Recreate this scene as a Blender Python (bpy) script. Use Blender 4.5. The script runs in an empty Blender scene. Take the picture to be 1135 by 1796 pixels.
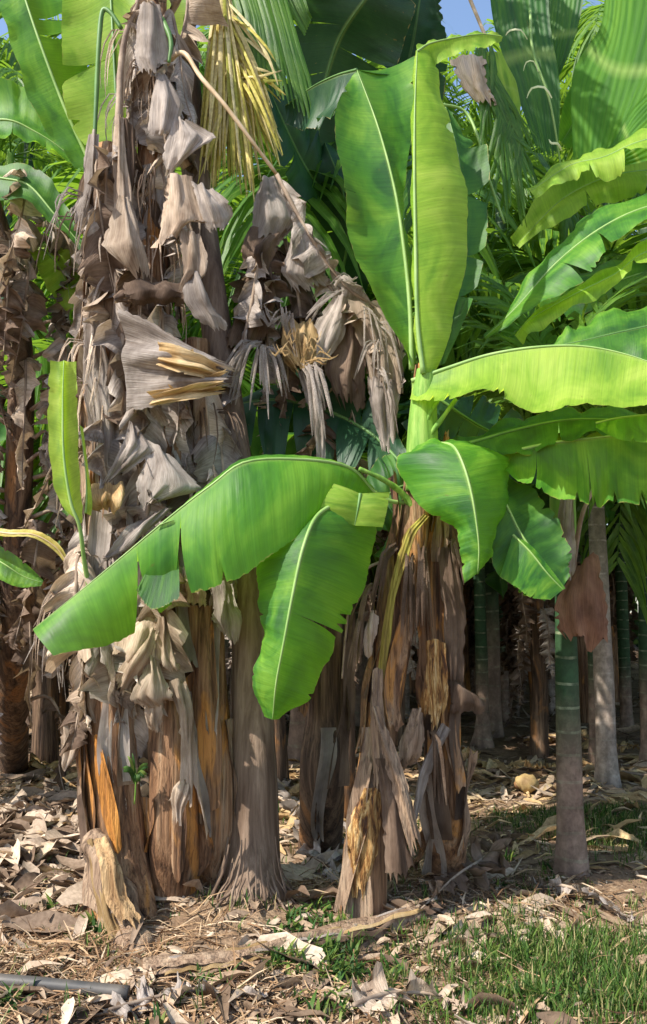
import bpy, math, random
import numpy as np
from mathutils import Vector, Euler
R = math.radians
sc = bpy.context.scene
COL = sc.collection

# ---------------------------------------------------------------- camera, sky, sun
F = 1555.0; PITCH = R(5.95); CZ = 1.5
cam_d = bpy.data.cameras.new('camera'); cam = bpy.data.objects.new('camera', cam_d); COL.objects.link(cam)
cam_d.sensor_fit = 'VERTICAL'; cam_d.sensor_height = 24; cam_d.lens = 24*F/1796
cam_d.clip_end = 500; cam_d.clip_start = 0.05
cam.location = (0, 0, CZ); cam.rotation_euler = (R(90)+PITCH, 0, 0)
sc.camera = cam
SUN = Vector((-0.62, -0.40, 0.80)).normalized()        # towards the sun
w = bpy.data.worlds.new('World'); sc.world = w; w.use_nodes = True
nt = w.node_tree; nt.nodes.clear()
sky = nt.nodes.new('ShaderNodeTexSky'); sky.sky_type = 'NISHITA'; sky.sun_disc = False
sky.sun_elevation = math.asin(SUN.z); sky.sun_rotation = math.atan2(SUN.x, SUN.y)
bg = nt.nodes.new('ShaderNodeBackground'); bg.inputs[1].default_value = 0.15
wo = nt.nodes.new('ShaderNodeOutputWorld')
nt.links.new(sky.outputs[0], bg.inputs[0]); nt.links.new(bg.outputs[0], wo.inputs[0])
sd = bpy.data.lights.new('sun', 'SUN'); sd.energy = 4.2; sd.angle = R(0.6); sd.color = (1, .94, .84)
so = bpy.data.objects.new('sun', sd); COL.objects.link(so)
so.rotation_euler = (-SUN).to_track_quat('-Z', 'Y').to_euler(); so.location = (-6, -6, 12)
sc.view_settings.view_transform = 'Standard'; sc.view_settings.look = 'None'
sc.view_settings.exposure = 0.95; sc.view_settings.gamma = 1
sc.render.engine = 'CYCLES'
sc.cycles.max_bounces = 7; sc.cycles.transparent_max_bounces = 6; sc.cycles.use_denoising = True

# ---------------------------------------------------------------- placing
def P(px, py, Y):
    """world point on the view ray of a photo pixel at distance Y in front of the camera"""
    x = (px-567.5)/F; y = -(py-898)/F
    dx = x; dy = math.cos(PITCH) - y*math.sin(PITCH); dz = math.sin(PITCH) + y*math.cos(PITCH)
    t = Y/dy
    return np.array([dx*t, Y, CZ+dz*t])
def G(px, py, z=0.0):
    x = (px-567.5)/F; y = -(py-898)/F
    dy = math.cos(PITCH) - y*math.sin(PITCH); dz = math.sin(PITCH) + y*math.cos(PITCH)
    t = (z-CZ)/dz
    return np.array([x*t, dy*t, z])
def PP(pts): return np.array([P(*p) for p in pts])

# ---------------------------------------------------------------- object helpers
BASE = {}
def thing(name, label, cat, loc=(0, 0, 0), group=None):
    o = bpy.data.objects.new(name, None); COL.objects.link(o)
    o.location = tuple(float(v) for v in loc); o.empty_display_size = .2
    o['label'] = label; o['category'] = cat
    if group: o['group'] = group
    BASE[o] = np.array(o.location)
    return o
def obj(name, geo, mat, parent=None, smooth=True, label=None):
    V, Fc, UV = geo
    V = np.asarray(V, dtype=float)
    b = BASE[parent] if parent is not None else np.zeros(3)
    me = bpy.data.meshes.new(name)
    me.from_pydata((V-b).tolist(), [], [tuple(f) for f in Fc])
    if UV is not None:
        uvl = me.uv_layers.new(name='UVMap')
        idx = np.empty(len(me.loops), dtype=np.int32); me.loops.foreach_get('vertex_index', idx)
        uvl.data.foreach_set('uv', np.asarray(UV, dtype=np.float32)[idx].ravel())
    if smooth: me.polygons.foreach_set('use_smooth', [True]*len(me.polygons))
    me.materials.append(mat)
    o = bpy.data.objects.new(name, me); COL.objects.link(o)
    if parent is not None:
        o.parent = parent; BASE[o] = b
    if label: o['label'] = label
    return o
def tag(o, label, cat, group=None):
    o['label'] = label; o['category'] = cat
    if group: o['group'] = group
    return o
def kind(o, k): o['kind'] = k; return o
def dup(root, loc, rz, s, label, group, mats=None):
    r = root.copy(); COL.objects.link(r); r.location = loc; r.rotation_euler = (0, 0, rz); r.scale = (s, s, s)
    r['label'] = label; r['group'] = group
    for ch in list(root.children):
        c = ch.copy(); COL.objects.link(c); c.parent = r
        for g in ch.children:
            d = g.copy(); COL.objects.link(d); d.parent = c
    return r
def merge(geos):
    V = []; Fc = []; UV = []; n = 0
    for v, f, u in geos:
        V.append(np.asarray(v)); Fc += [tuple(i+n for i in q) for q in f]; UV.append(np.asarray(u)); n += len(v)
    return np.concatenate(V), Fc, np.concatenate(UV)

# ---------------------------------------------------------------- curves and sheets
def cr(Pt, t):
    """Catmull-Rom through the rows of Pt at t in 0..1 (any shape)"""
    Pt = np.asarray(Pt, dtype=float); k = len(Pt)
    t = np.clip(np.asarray(t, dtype=float), 0, 1)*(k-1)
    i = np.minimum(t.astype(int), k-2); f = (t-i)
    g = lambda j: Pt[np.clip(j, 0, k-1)]
    ex = lambda a: a.reshape(a.shape+(1,)*(Pt.ndim-1))
    p0 = np.where(ex(i > 0), g(i-1), 2*g(i)-g(i+1)); p1 = g(i); p2 = g(i+1)
    p3 = np.where(ex(i < k-2), g(i+2), 2*g(i+1)-g(i))
    f = ex(f)
    return .5*(2*p1+(p2-p0)*f+(2*p0-5*p1+4*p2-p3)*f*f+(3*p1-p0-3*p2+p3)*f**3)
def unit(v): return v/np.maximum(np.linalg.norm(v, axis=-1, keepdims=True), 1e-9)
def grid_faces(a, b, off=0):
    i, j = np.meshgrid(np.arange(a-1), np.arange(b-1), indexing='ij')
    q = (i*b+j+off).ravel()
    return np.stack([q, q+1, q+b+1, q+b], 1).tolist()
def wob(rng, x, n=3, f0=1.0):
    r = 0
    for k in range(n):
        r = r + math.pow(.6, k)*np.sin(x*f0*(k+1)*rng.uniform(.7, 1.5)*6.28+rng.uniform(0, 6.28))
    return r
def tube(pts, rad, sides=10, n=24, rough=0, seed=0, ridge=0, flare=None, cap=True):
    rng = random.Random(seed)
    pts = np.asarray(pts, float); t = np.linspace(0, 1, n)
    c = cr(pts, t); T = unit(np.gradient(c, axis=0))
    ref = np.array([0, 1, 0.0]) if abs(T[0][1]) < .8 else np.array([1, 0, 0.0])
    X = unit(np.cross(T, ref)); Yv = np.cross(T, X)
    r = cr(np.array(rad, float)[:, None], t)[:, 0] if len(rad) > 1 else np.full(n, rad[0])
    a = np.linspace(0, 2*math.pi, sides+1)
    A, TT = np.meshgrid(a, t)
    rr = r[:, None]*np.ones_like(A)
    if ridge:
        for k in range(4):
            rr = rr*(1+ridge*np.sin(A*rng.choice([2, 3, 5, 7])+TT*rng.uniform(-3, 3)+rng.uniform(0, 6))*.5)
    if rough:
        for k in range(4):
            rr = rr*(1+rough*np.sin(A*rng.choice([1, 2, 3, 4])+rng.uniform(0, 6))*np.sin(TT*rng.uniform(6, 30)+rng.uniform(0, 6)))
    if flare:   # (height fraction, strength, lobes)
        h, s, m = flare
        q = np.clip(1-TT/h, 0, 1)**2
        rr = rr*(1+s*q*(.75+.25*np.sin(A*m+1)+.22*np.sin(A*(m*2+1)+2)))
    V = c[:, None, :]+rr[..., None]*(np.cos(A)[..., None]*X[:, None, :]+np.sin(A)[..., None]*Yv[:, None, :])
    L = n
    UV = np.stack([A/(2*math.pi), TT], -1)
    V = V.reshape(-1, 3); UV = UV.reshape(-1, 2); Fc = grid_faces(n, sides+1)
    if cap:
        m = len(V); V = np.vstack([V, c[0], c[-1]]); UV = np.vstack([UV, [0, 0], [0, 1]])
        for j in range(sides):
            Fc.append((m, j+1, j)); o = (n-1)*(sides+1); Fc.append((m+1, o+j, o+j+1))
    return V, Fc, UV
def half(M, E, side, n, m, rng, tears=(), gap=.02, flop=.0, bow=0., wave=0., crump=0.):
    geos = []
    b = [0.0]+sorted(tears)+[1.0]
    ph = rng.uniform(0, 9)
    fr = [rng.uniform(3, 6), rng.uniform(8, 13), rng.uniform(18, 26)]
    for a, c in zip(b[:-1], b[1:]):
        rows = max(3, int(n*(c-a))+2)
        ga = gap if a > 0 else 0; gb = gap if c < 1 else 0
        s = np.linspace(0, 1, m+1)[None, :]; u = np.linspace(0, 1, rows)[:, None]
        aa = a+ga*s**1.2; bb = c-gb*s**1.2
        t = aa+(bb-aa)*u; t0 = (a+(c-a)*u)*np.ones_like(s)
        Mt = cr(M, t0); Et = cr(E, t)
        dM = unit(cr(M, np.clip(t0+.02, 0, 1))-cr(M, np.clip(t0-.02, 0, 1)))
        nk = np.array([rng.uniform(0, .02)+(rng.uniform(.04, .22) if rng.random() < .045 else 0) for _ in range(rows)])[:, None, None]
        Et = Et-(Et-Mt)*nk*(s[..., None]**6) if rows > 12 else Et
        W = Et-Mt; wl = np.linalg.norm(W, axis=-1, keepdims=True)
        N = unit(np.cross(dM, W))*side
        S = s[..., None]*np.ones_like(wl)
        p = Mt+W*S
        off = bow*np.sin(np.pi*S)*wl
        tw = t[..., None]
        off = off+wave*S**1.5*(np.sin(tw*fr[0]*6.28+ph)+.5*np.sin(tw*fr[1]*6.28+ph*2)*(.5+.5*np.sin(tw*9+ph)))
        off = off+.0012*np.sin(tw*180+ph)*np.minimum(1, S*4)
        if crump:
            off = off+crump*S*(np.sin(tw*fr[1]*6.28+ph+S*2)+.7*np.sin(tw*fr[2]*6.28+ph*3-S*3))
        if flop: off = off+rng.uniform(-1, 1)*flop*S**1.6
        p = p+N*off
        UV = np.stack([t, .5+side*.5*s*np.ones_like(t)], -1)
        geos.append((p.reshape(-1, 3), grid_faces(rows, m+1), UV.reshape(-1, 2)))
    return geos
def blade(M, L, Rr, seed=0, n=60, m=8, tl=(), tr=(), **k):
    rng = random.Random(seed)
    g = []
    if L is not None: g += half(M, L, -1, n, m, rng, tl, **k)
    if Rr is not None: g += half(M, Rr, 1, n, m, rng, tr, **k)
    return merge(g)
def add_leaf(parent, M, L, Rr, mat, ribmat, r0=.012, petiole=None, seed=0, name='leaf', label=None, **k):
    """a traced banana leaf: rib line M, blade edges L and R, all as (px,py,distance)"""
    M = PP(M); L = PP(L) if L else None; Rr = PP(Rr) if Rr else None
    lf = obj(name, blade(M, L, Rr, seed, **k), mat, parent, label=label)
    path = M if petiole is None else np.vstack([PP(petiole), M])
    r0 *= .68; rad = [r0*1.5, r0*1.2, r0, r0*.75, r0*.5, r0*.2]
    obj('midrib', tube(path, rad, 8, 40), ribmat, lf)
    return lf
def lin(Pt, t):
    Pt = np.asarray(Pt, float); k = len(Pt); t = np.clip(t, 0, 1)*(k-1); i = np.minimum(t.astype(int), k-2); f = (t-i).reshape((-1,)+(1,)*(Pt.ndim-1))
    return Pt[i]*(1-f)+Pt[i+1]*f
def sheet(rows, seed=0, nu=18, nv=14, crump=.01, pleat=.004, jag=.0, fr=(3, 5), hard=.7):
    """crumpled sheet through a grid of control points (px,py,dist)"""
    rng = random.Random(seed)
    C = np.array([PP(r) for r in rows])
    u = np.linspace(0, 1, nu); v = np.linspace(0, 1, nv)
    A = cr(C, u)*(1-hard)+lin(C, u)*hard; Bt = np.swapaxes(A, 0, 1)
    S = np.swapaxes(cr(Bt, v)*(1-hard)+lin(Bt, v)*hard, 0, 1)
    if jag:   # tattered side edges
        for e, q in ((0, 1), (-1, -2)):
            a_ = np.array([rng.uniform(-.6, .35)+(1.2 if rng.random() < .12 else 0) for _ in u])[:, None]
            S[:, e] += (S[:, q]-S[:, e])*a_
    N = unit(np.cross(np.gradient(S, axis=0), np.gradient(S, axis=1)))
    U, Vv = np.meshgrid(u, v, indexing='ij')
    tri = lambda x: 2*np.abs((x % 1)-.5)-.5
    off = 0
    for k in range(4):
        off = off+crump*(1.5 if k < 2 else .7)*tri(Vv*rng.uniform(.8, 2.6)*(1+k*.35)+U*rng.uniform(-.9, .9)+rng.random())
    off = off+crump*.5*wob(rng, U, 2, .6)+pleat*.5*tri(Vv*rng.uniform(6, 9)+U*.6)
    S = S+N*off[..., None]
    if jag:
        d = S[-1]-S[-2]
        S[-1] += d*(np.array([rng.uniform(-1, 1.8) for _ in v])*jag)[:, None]
    return S.reshape(-1, 3), grid_faces(nu, nv), np.stack([Vv, U], -1).reshape(-1, 2)

def shredded(rng, rib, width, sidev, seglen=.1, sag=.5, curl=1.6, m=7, tip=.25, skip=.0):
    """blade of a dead leaf along a rib: crumpled torn flaps on either side, each hanging its own way"""
    rib = np.asarray(rib, float); geos = []
    L = np.linalg.norm(np.diff(rib, axis=0), axis=1).sum()
    for sd in (-1, 1):
        a = .02
        while a < .99:
            c = min(1, a+seglen*rng.uniform(.6, 1.7)/L)
            if rng.random() < skip: a = c; continue
            rows = 7; s = np.linspace(0, 1, m+1)
            u = np.linspace(0, 1, rows)
            shr = rng.uniform(.1, .8)             # narrows outward
            cen = (a+c)/2+rng.uniform(-.3, .3)*(c-a)
            w = width*rng.uniform(.6, 1.15)*max(.25, math.sin(math.pi*min(1, .15+.85*cen)))
            th0 = rng.uniform(-1.1, 1.1); ck = rng.uniform(-curl, curl)*.6; sg = sag*rng.uniform(.5, 1.3)
            t0 = a+(c-a)*u
            Mt = cr(rib, t0); T = unit(cr(rib, np.clip(t0+.03, 0, 1))-cr(rib, np.clip(t0-.03, 0, 1)))
            sv = unit(sidev[None, :]-(T*sidev).sum(-1, keepdims=True)*T)*sd; N = np.cross(T, sv)
            p = Mt.copy(); out = [p.copy()]
            ph = rng.uniform(0, 6); q = rng.uniform(1.5, 3.5)
            for j in range(1, m+1):
                th = th0+ck*s[j]+.9*(2*np.abs((u*q*.55+ph+s[j]*.3) % 1-.5)-.5)*(1.6)
                d = np.cos(th)[:, None]*sv+np.sin(th)[:, None]*N
                d[:, 2] -= sg*(s[j]**.8)
                d = unit(d)
                p = p+d*(w/m)
                pc = p.mean(0)
                p2 = pc+(p-pc)*(1-shr*s[j]**1.5)
                jg = np.zeros((rows, 1))
                if j == m: jg = np.array([[rng.uniform(-.045, .045)] for _ in range(rows)])
                fold = .012*math.sin(ph+j)*np.sin(u*9.4+ph)[:, None]*s[j]
                out.append(p2+N*fold+d*jg)
            S = np.stack(out, 1)
            UV = np.stack([np.repeat(t0[:, None], m+1, 1), .5+sd*.5*np.repeat(s[None], rows, 0)], -1)
            geos.append((S.reshape(-1, 3), grid_faces(rows, m+1), UV.reshape(-1, 2)))
            a = c
    return merge(geos)
def dead_leaf(parent, rng, p0, out, L, width, mat, ribmat, reach=.14, name='dry_leaf', seglen=.1, sag=.6):
    out = unit(np.array(out, float)); sway = np.array([rng.uniform(-.08, .08), rng.uniform(-.05, .05), 0])
    z = np.array([0, 0, 1.0])
    rib = np.array([p0, p0+out*reach*.6+z*.05, p0+out*reach-z*.04, p0+out*reach*1.1-z*L*.35+sway*.4,
                    p0+out*reach*.9-z*L*.7+sway, p0+out*reach*.9-z*L+sway*1.8])
    sidev = np.cross(out, z); a = rng.uniform(-.7, .7)
    sidev = sidev*math.cos(a)+out*math.sin(a)
    lf = obj(name, shredded(rng, rib[1:], width, sidev, seglen, sag), mat, parent)
    obj('midrib', tube(rib, [.016, .012, .009, .006, .003], 6, 16), ribmat, lf)
    return lf
def flap(rng, path, rads, h0, h1, a0, a1, peel=.05, off=.012, n=16, m=8):
    """a dry leaf sheath wrapped part way round a stem, edges and end peeling off"""
    t = np.linspace(h0, h1, n)[:, None]*np.ones((1, m)); v = np.linspace(0, 1, m)[None]*np.ones((n, 1))
    u = (t-h0)/(h1-h0)
    c = cr(path, t); r = cr(np.array(rads, float)[:, None], t)[..., 0]
    w = (1-.55*u**1.5)
    A = (a0+a1)/2+(v-.5)*(a1-a0)*w+.15*np.sin(u*5+rng.uniform(0, 6))
    e = np.abs(v-.5)*2
    rr = r+off+peel*(u**3)*rng.uniform(.3, 1.6)+.02*e**3*(1+.6*np.sin(u*11+rng.uniform(0, 6)))+.004*np.sin(v*24+rng.uniform(0, 6))
    p = c+np.stack([np.cos(A)*rr, np.sin(A)*rr, np.zeros_like(rr)], -1)
    p[..., 2] += .02*np.sin(v*9+rng.uniform(0, 6))*(u > .95)
    return p.reshape(-1, 3), grid_faces(n, m), np.stack([v, t*2], -1).reshape(-1, 2)

def strips(items, mat, parent, name, w, seed=0, seg=7, sagz=0):
    rng = random.Random(seed); Vs = []; Fs = []; UVs = []; n = 0
    for it in items:
        p = PP(it) if not isinstance(it, np.ndarray) else it
        t = np.linspace(0, 1, seg); c = cr(p, t); T = unit(np.gradient(c, axis=0))
        a = rng.uniform(-.6, .6); wv = unit(np.cross(T, np.array([math.sin(a), 1, 0])))
        ww = w*rng.uniform(.6, 1.3)*np.sin(np.pi*np.clip(t*.82+.14, 0, 1))**.7
        N = np.cross(T, wv)
        for s in range(seg):
            Vs += [c[s]-wv[s]*ww[s], c[s]+N[s]*ww[s]*.35, c[s]+wv[s]*ww[s]]; UVs += [[t[s], .1], [t[s], .5], [t[s], .9]]
            if s < seg-1:
                b = n+3*s; Fs += [(b, b+1, b+4, b+3), (b+1, b+2, b+5, b+4)]
        n += 3*seg
    return obj(name, (np.array(Vs), Fs, np.array(UVs)), mat, parent)

# ---------------------------------------------------------------- materials
def newmat(name):
    m = bpy.data.materials.new(name); m.use_nodes = True; nt = m.node_tree; nt.nodes.clear()
    return m, nt, nt.nodes.new, nt.links.new
def ramp(N, stops):
    r = N('ShaderNodeValToRGB'); e = r.color_ramp.elements
    while len(e) < len(stops): e.new(.5)
    for x, (p, c) in zip(e, stops): x.position = p; x.color = (*c, 1)
    return r
def mathn(N, K, op, a, b=None):
    n = N('ShaderNodeMath'); n.operation = op
    for i, x in enumerate((a, b)):
        if x is None: continue
        if isinstance(x, (int, float)): n.inputs[i].default_value = x
        else: K(x, n.inputs[i])
    return n.outputs[0]
def mixc(N, K, f, a, b, mode='MIX'):
    n = N('ShaderNodeMix'); n.data_type = 'RGBA'; n.blend_type = mode
    for s, x in ((n.inputs[0], f), (n.inputs[6], a), (n.inputs[7], b)):
        if isinstance(x, (int, float)): s.default_value = x
        elif isinstance(x, tuple): s.default_value = (*x, 1)
        else: K(x, s)
    return n.outputs[2]
def noise(N, K, vec, scale, detail=3, rough=.55, dist=0):
    n = N('ShaderNodeTexNoise'); n.inputs['Scale'].default_value = scale; n.inputs['Detail'].default_value = detail
    n.inputs['Roughness'].default_value = rough; n.inputs['Distortion'].default_value = dist
    if vec is not None: K(vec, n.inputs['Vector'])
    return n.outputs[0]
def mapping(N, K, vec, s, loc=None):
    n = N('ShaderNodeMapping'); n.inputs['Scale'].default_value = s; K(vec, n.inputs['Vector'])
    if loc is not None: K(loc, n.inputs['Location'])
    return n.outputs[0]
def finish(N, K, col, rough, trans=0, tcol=None, bump=None, bstr=.3, bdist=.01, spec=.5, coat=0):
    p = N('ShaderNodeBsdfPrincipled'); K(col, p.inputs['Base Color'])
    if isinstance(rough, (int, float)): p.inputs['Roughness'].default_value = rough
    else: K(rough, p.inputs['Roughness'])
    p.inputs['Specular IOR Level'].default_value = spec
    if coat: p.inputs['Coat Weight'].default_value = coat; p.inputs['Coat Roughness'].default_value = .35
    out = N('ShaderNodeOutputMaterial')
    bn = None
    if bump is not None:
        b = N('ShaderNodeBump'); b.inputs['Strength'].default_value = bstr; b.inputs['Distance'].default_value = bdist
        K(bump, b.inputs['Height']); K(b.outputs[0], p.inputs['Normal'])
    if trans:
        t = N('ShaderNodeBsdfTranslucent'); K(tcol if tcol is not None else col, t.inputs['Color'])
        a = N('ShaderNodeMixShader'); a.inputs[0].default_value = trans
        K(p.outputs[0], a.inputs[1]); K(t.outputs[0], a.inputs[2]); K(a.outputs[0], out.inputs[0])
    else: K(p.outputs[0], out.inputs[0])

def leaf_mat(name, dark, mid, light, tcol, trans=.45, rough=.5, edge=.6, tatter=True):
    m, nt, N, K = newmat(name)
    uv = N('ShaderNodeUVMap').outputs[0]; oi = N('ShaderNodeObjectInfo')
    rnd = mathn(N, K, 'MULTIPLY', oi.outputs['Random'], 37.0)
    cmb = N('ShaderNodeCombineXYZ'); K(rnd, cmb.inputs[0]); K(rnd, cmb.inputs[1])
    veins = noise(N, K, mapping(N, K, uv, (95, 1.0, 1), cmb.outputs[0]), 1.8, 4, .68, .15)
    big = noise(N, K, mapping(N, K, uv, (6, 2.2, 1), cmb.outputs[0]), 1, 5, .62, .8)
    r = ramp(N, [(.34, dark), (.5, mid), (.66, light)]); K(big, r.inputs[0])
    r2 = ramp(N, [(.30, (.70, .74, .66)), (.70, (1.12, 1.10, 1.0))]); K(veins, r2.inputs[0])
    c = mixc(N, K, .75, r.outputs[0], r2.outputs[0], 'MULTIPLY')
    sx = N('ShaderNodeSeparateXYZ'); K(uv, sx.inputs[0])
    e = mathn(N, K, 'MULTIPLY', mathn(N, K, 'ABSOLUTE', mathn(N, K, 'SUBTRACT', sx.outputs[1], .5)), 2.0)
    # ragged tan margin and brown spots of the leaf
    en = noise(N, K, mapping(N, K, uv, (26, 6, 1), cmb.outputs[0]), 1, 4, .6)
    em = mathn(N, K, 'GREATER_THAN', mathn(N, K, 'ADD', e, mathn(N, K, 'MULTIPLY', en, .13)), 1.062)
    c = mixc(N, K, mathn(N, K, 'MULTIPLY', em, edge), c, (.42, .32, .10))
    sp = noise(N, K, mapping(N, K, uv, (60, 16, 1), cmb.outputs[0]), 1, 2, .5)
    spm = mathn(N, K, 'GREATER_THAN', sp, .735)
    c = mixc(N, K, mathn(N, K, 'MULTIPLY', spm, .55), c, (.16, .12, .03))
    # paler band beside the rib
    nr = ramp(N, [(.0, (1, 1, 1)), (.055, (0, 0, 0))]); K(e, nr.inputs[0])
    c = mixc(N, K, mathn(N, K, 'MULTIPLY', nr.outputs[0], .55), c, (.36, .50, .13))
    tc = mixc(N, K, .8, c, tcol, 'MIX'); tc = mixc(N, K, .7, tc, r2.outputs[0], 'MULTIPLY')
    bn = mathn(N, K, 'ADD', veins, mathn(N, K, 'MULTIPLY', big, 1.0))
    rn = mathn(N, K, 'ADD', mathn(N, K, 'MULTIPLY', big, .35), rough-.17)
    finish(N, K, c, rn, trans, tc, bn, .35, .006, .38)
    return m
M_LEAF = leaf_mat('banana_leaf_green', (.018, .10, .025), (.07, .235, .026), (.18, .38, .04), (.50, .86, .04))
M_YOUNG = leaf_mat('banana_leaf_young', (.14, .31, .03), (.29, .48, .05), (.42, .58, .09), (.78, .96, .09), .48, .52)
M_BACK = leaf_mat('banana_leaf_dark_shaded', (.016, .07, .018), (.035, .13, .02), (.08, .21, .028), (.26, .52, .03), .3, .52)  # darker copy of the leaf green; puts shade into folds, dark leaves elsewhere
M_PLEAT = leaf_mat('palm_blade_green', (.03, .13, .012), (.07, .22, .018), (.13, .30, .025), (.42, .72, .04), .42, .75)
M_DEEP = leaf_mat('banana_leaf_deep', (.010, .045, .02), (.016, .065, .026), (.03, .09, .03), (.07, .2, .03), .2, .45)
M_PALMLEAF = leaf_mat('palm_leaflet_green', (.03, .10, .012), (.065, .17, .02), (.13, .26, .03), (.38, .62, .05), .38, .42, edge=.2)
M_YELLEAF = leaf_mat('palm_leaflet_yellow', (.30, .27, .05), (.58, .47, .12), (.75, .60, .28), (.85, .72, .2), .4, .5, edge=.2)

def dry_mat(name, dark, mid, light, trans=.22, tcol=(.5, .36, .2), rough=.85):
    m, nt, N, K = newmat(name)
    uv = N('ShaderNodeUVMap').outputs[0]; oi = N('ShaderNodeObjectInfo')
    tc = N('ShaderNodeTexCoord').outputs['Object']
    rnd = mathn(N, K, 'MULTIPLY', oi.outputs['Random'], 31.0)
    cmb = N('ShaderNodeCombineXYZ'); K(rnd, cmb.inputs[0]); K(rnd, cmb.inputs[2])
    fib = noise(N, K, mapping(N, K, uv, (60, 2.0, 1), cmb.outputs[0]), 1.5, 4, .65, .3)
    big = noise(N, K, mapping(N, K, tc, (1, 1, .6), cmb.outputs[0]), 7, 4, .6, .3)
    r = ramp(N, [(.30, dark), (.47, mid), (.66, light)]); K(big, r.inputs[0])
    r2 = ramp(N, [(.32, (.48, .42, .38)), (.60, (1.12, 1.1, 1.08))]); K(fib, r2.inputs[0])
    c = mixc(N, K, .8, r.outputs[0], r2.outputs[0], 'MULTIPLY')
    hs = N('ShaderNodeHueSaturation'); K(c, hs.inputs['Color'])
    K(mathn(N, K, 'ADD', mathn(N, K, 'MULTIPLY', oi.outputs['Random'], .5), .78), hs.inputs['Value'])
    hs.inputs['Saturation'].default_value = .95
    t2 = mixc(N, K, .6, hs.outputs[0], tcol)
    finish(N, K, hs.outputs[0], rough, trans, t2, mathn(N, K, 'ADD', fib, big), .7, .012, .25)
    return m
M_DRY = dry_mat('dry_leaf_grey', (.19, .155, .13), (.37, .32, .28), (.57, .50, .44))
M_DRYC = dry_mat('dry_leaf_cream_sunlit', (.27, .19, .13), (.48, .37, .27), (.66, .54, .42))  # cream puts sunlight into the lit traced rags; elsewhere a random tone
M_DRYD = dry_mat('dry_leaf_brown', (.05, .032, .022), (.13, .085, .058), (.24, .17, .12))
M_STRAW = dry_mat('dry_leaf_straw', (.30, .18, .07), (.52, .34, .14), (.72, .54, .28))
M_RUST = dry_mat('dry_sheath_rust', (.10, .045, .028), (.19, .09, .055), (.28, .15, .09), .12)

def stem_mat(name, cols, streak=(.05, .028, .018), green=None, orange=None, bs=.8, zs=1.0):
    m, nt, N, K = newmat(name)
    uv = N('ShaderNodeUVMap').outputs[0]; oi = N('ShaderNodeObjectInfo')
    rnd = mathn(N, K, 'MULTIPLY', oi.outputs['Random'], 23.0)
    cmb = N('ShaderNodeCombineXYZ'); K(rnd, cmb.inputs[1]); K(rnd, cmb.inputs[2])
    tc = N('ShaderNodeTexCoord').outputs['Object']
    a = noise(N, K, mapping(N, K, tc, (14+zs*6, 14+zs*6, 1.1*zs), cmb.outputs[0]), 1.0, 5, .6, .6)
    f = noise(N, K, mapping(N, K, tc, (70, 70, 3*zs), cmb.outputs[0]), 1.0, 4, .7, .3)
    b = noise(N, K, mapping(N, K, tc, (5, 5, 1.6), cmb.outputs[0]), 1.2, 4, .6, .8)
    r = ramp(N, cols); K(a, r.inputs[0])
    c = r.outputs[0]
    if orange:
        o = ramp(N, [(.54, (0, 0, 0)), (.62, (1, 1, 1))]); K(b, o.inputs[0])
        c = mixc(N, K, mathn(N, K, 'MULTIPLY', o.outputs[0], .8), c, orange)
    if green:
        g = ramp(N, [(.50, (0, 0, 0)), (.60, (1, 1, 1))]); K(noise(N, K, mapping(N, K, tc, (6, 6, .8)), 1.3, 3), g.inputs[0])
        c = mixc(N, K, mathn(N, K, 'MULTIPLY', g.outputs[0], .7), c, green)
    r2 = ramp(N, [(.36, streak), (.50, (1, 1, 1))]); K(f, r2.inputs[0])
    c = mixc(N, K, .6, c, r2.outputs[0], 'MULTIPLY')
    finish(N, K, c, .72, 0, None, mathn(N, K, 'ADD', f, a), bs, .02, .3)
    return m
M_STEM = stem_mat('banana_stem_brown', [(.30, (.04, .022, .014)), (.43, (.17, .085, .042)), (.56, (.30, .17, .09)), (.70, (.42, .29, .18))], orange=(.56, .25, .06))
M_STEMD = stem_mat('banana_stem_dark', [(.30, (.03, .018, .012)), (.48, (.11, .065, .04)), (.70, (.28, .18, .11))], orange=(.30, .14, .05))
M_ORANGE = stem_mat('banana_sheath_orange', [(.3, (.14, .06, .02)), (.5, (.48, .20, .04)), (.7, (.66, .33, .08))])
M_TAN = stem_mat('banana_sheath_golden', [(.3, (.20, .11, .05)), (.5, (.40, .25, .12)), (.7, (.55, .38, .2))])
M_SHEATH = stem_mat('banana_sheath_tan', [(.3, (.13, .08, .05)), (.5, (.30, .20, .13)), (.7, (.46, .34, .23))])
M_GREENSTEM = stem_mat('banana_stem_green', [(.3, (.08, .20, .03)), (.5, (.17, .32, .05)), (.7, (.30, .42, .10))], streak=(.5, .6, .3), bs=.3)
M_YELLOWPET = stem_mat('petiole_yellow', [(.3, (.10, .06, .02)), (.48, (.28, .22, .04)), (.62, (.36, .34, .06)), (.75, (.34, .22, .08))], streak=(.5, .5, .3), bs=.3)
M_MULCHY = stem_mat('decayed_cream', [(.38, (.07, .03, .015)), (.47, (.30, .14, .04)), (.56, (.52, .32, .12)), (.68, (.68, .52, .30))], streak=(.10, .045, .02), bs=1.0, zs=5)
M_BARK = stem_mat('palm_bark_grey', [(.3, (.095, .06, .04)), (.5, (.17, .115, .08)), (.7, (.28, .20, .145))], streak=(.6, .55, .5), bs=.35)
def simple(name, c1, c2, scale=8, rough=.6, bump=.3, spec=.4, stretch=(1, 1, 1), trans=0):
    m, nt, N, K = newmat(name)
    tc = N('ShaderNodeTexCoord').outputs['Object']
    n = noise(N, K, mapping(N, K, tc, stretch), scale, 4, .6)
    r = ramp(N, [(.35, c1), (.65, c2)]); K(n, r.inputs[0])
    finish(N, K, r.outputs[0], rough, trans, None, n, bump, .01, spec)
    return m
M_RIB = simple('midrib_pale_green', (.17, .30, .07), (.28, .41, .13), 5, .5, .1)
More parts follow.
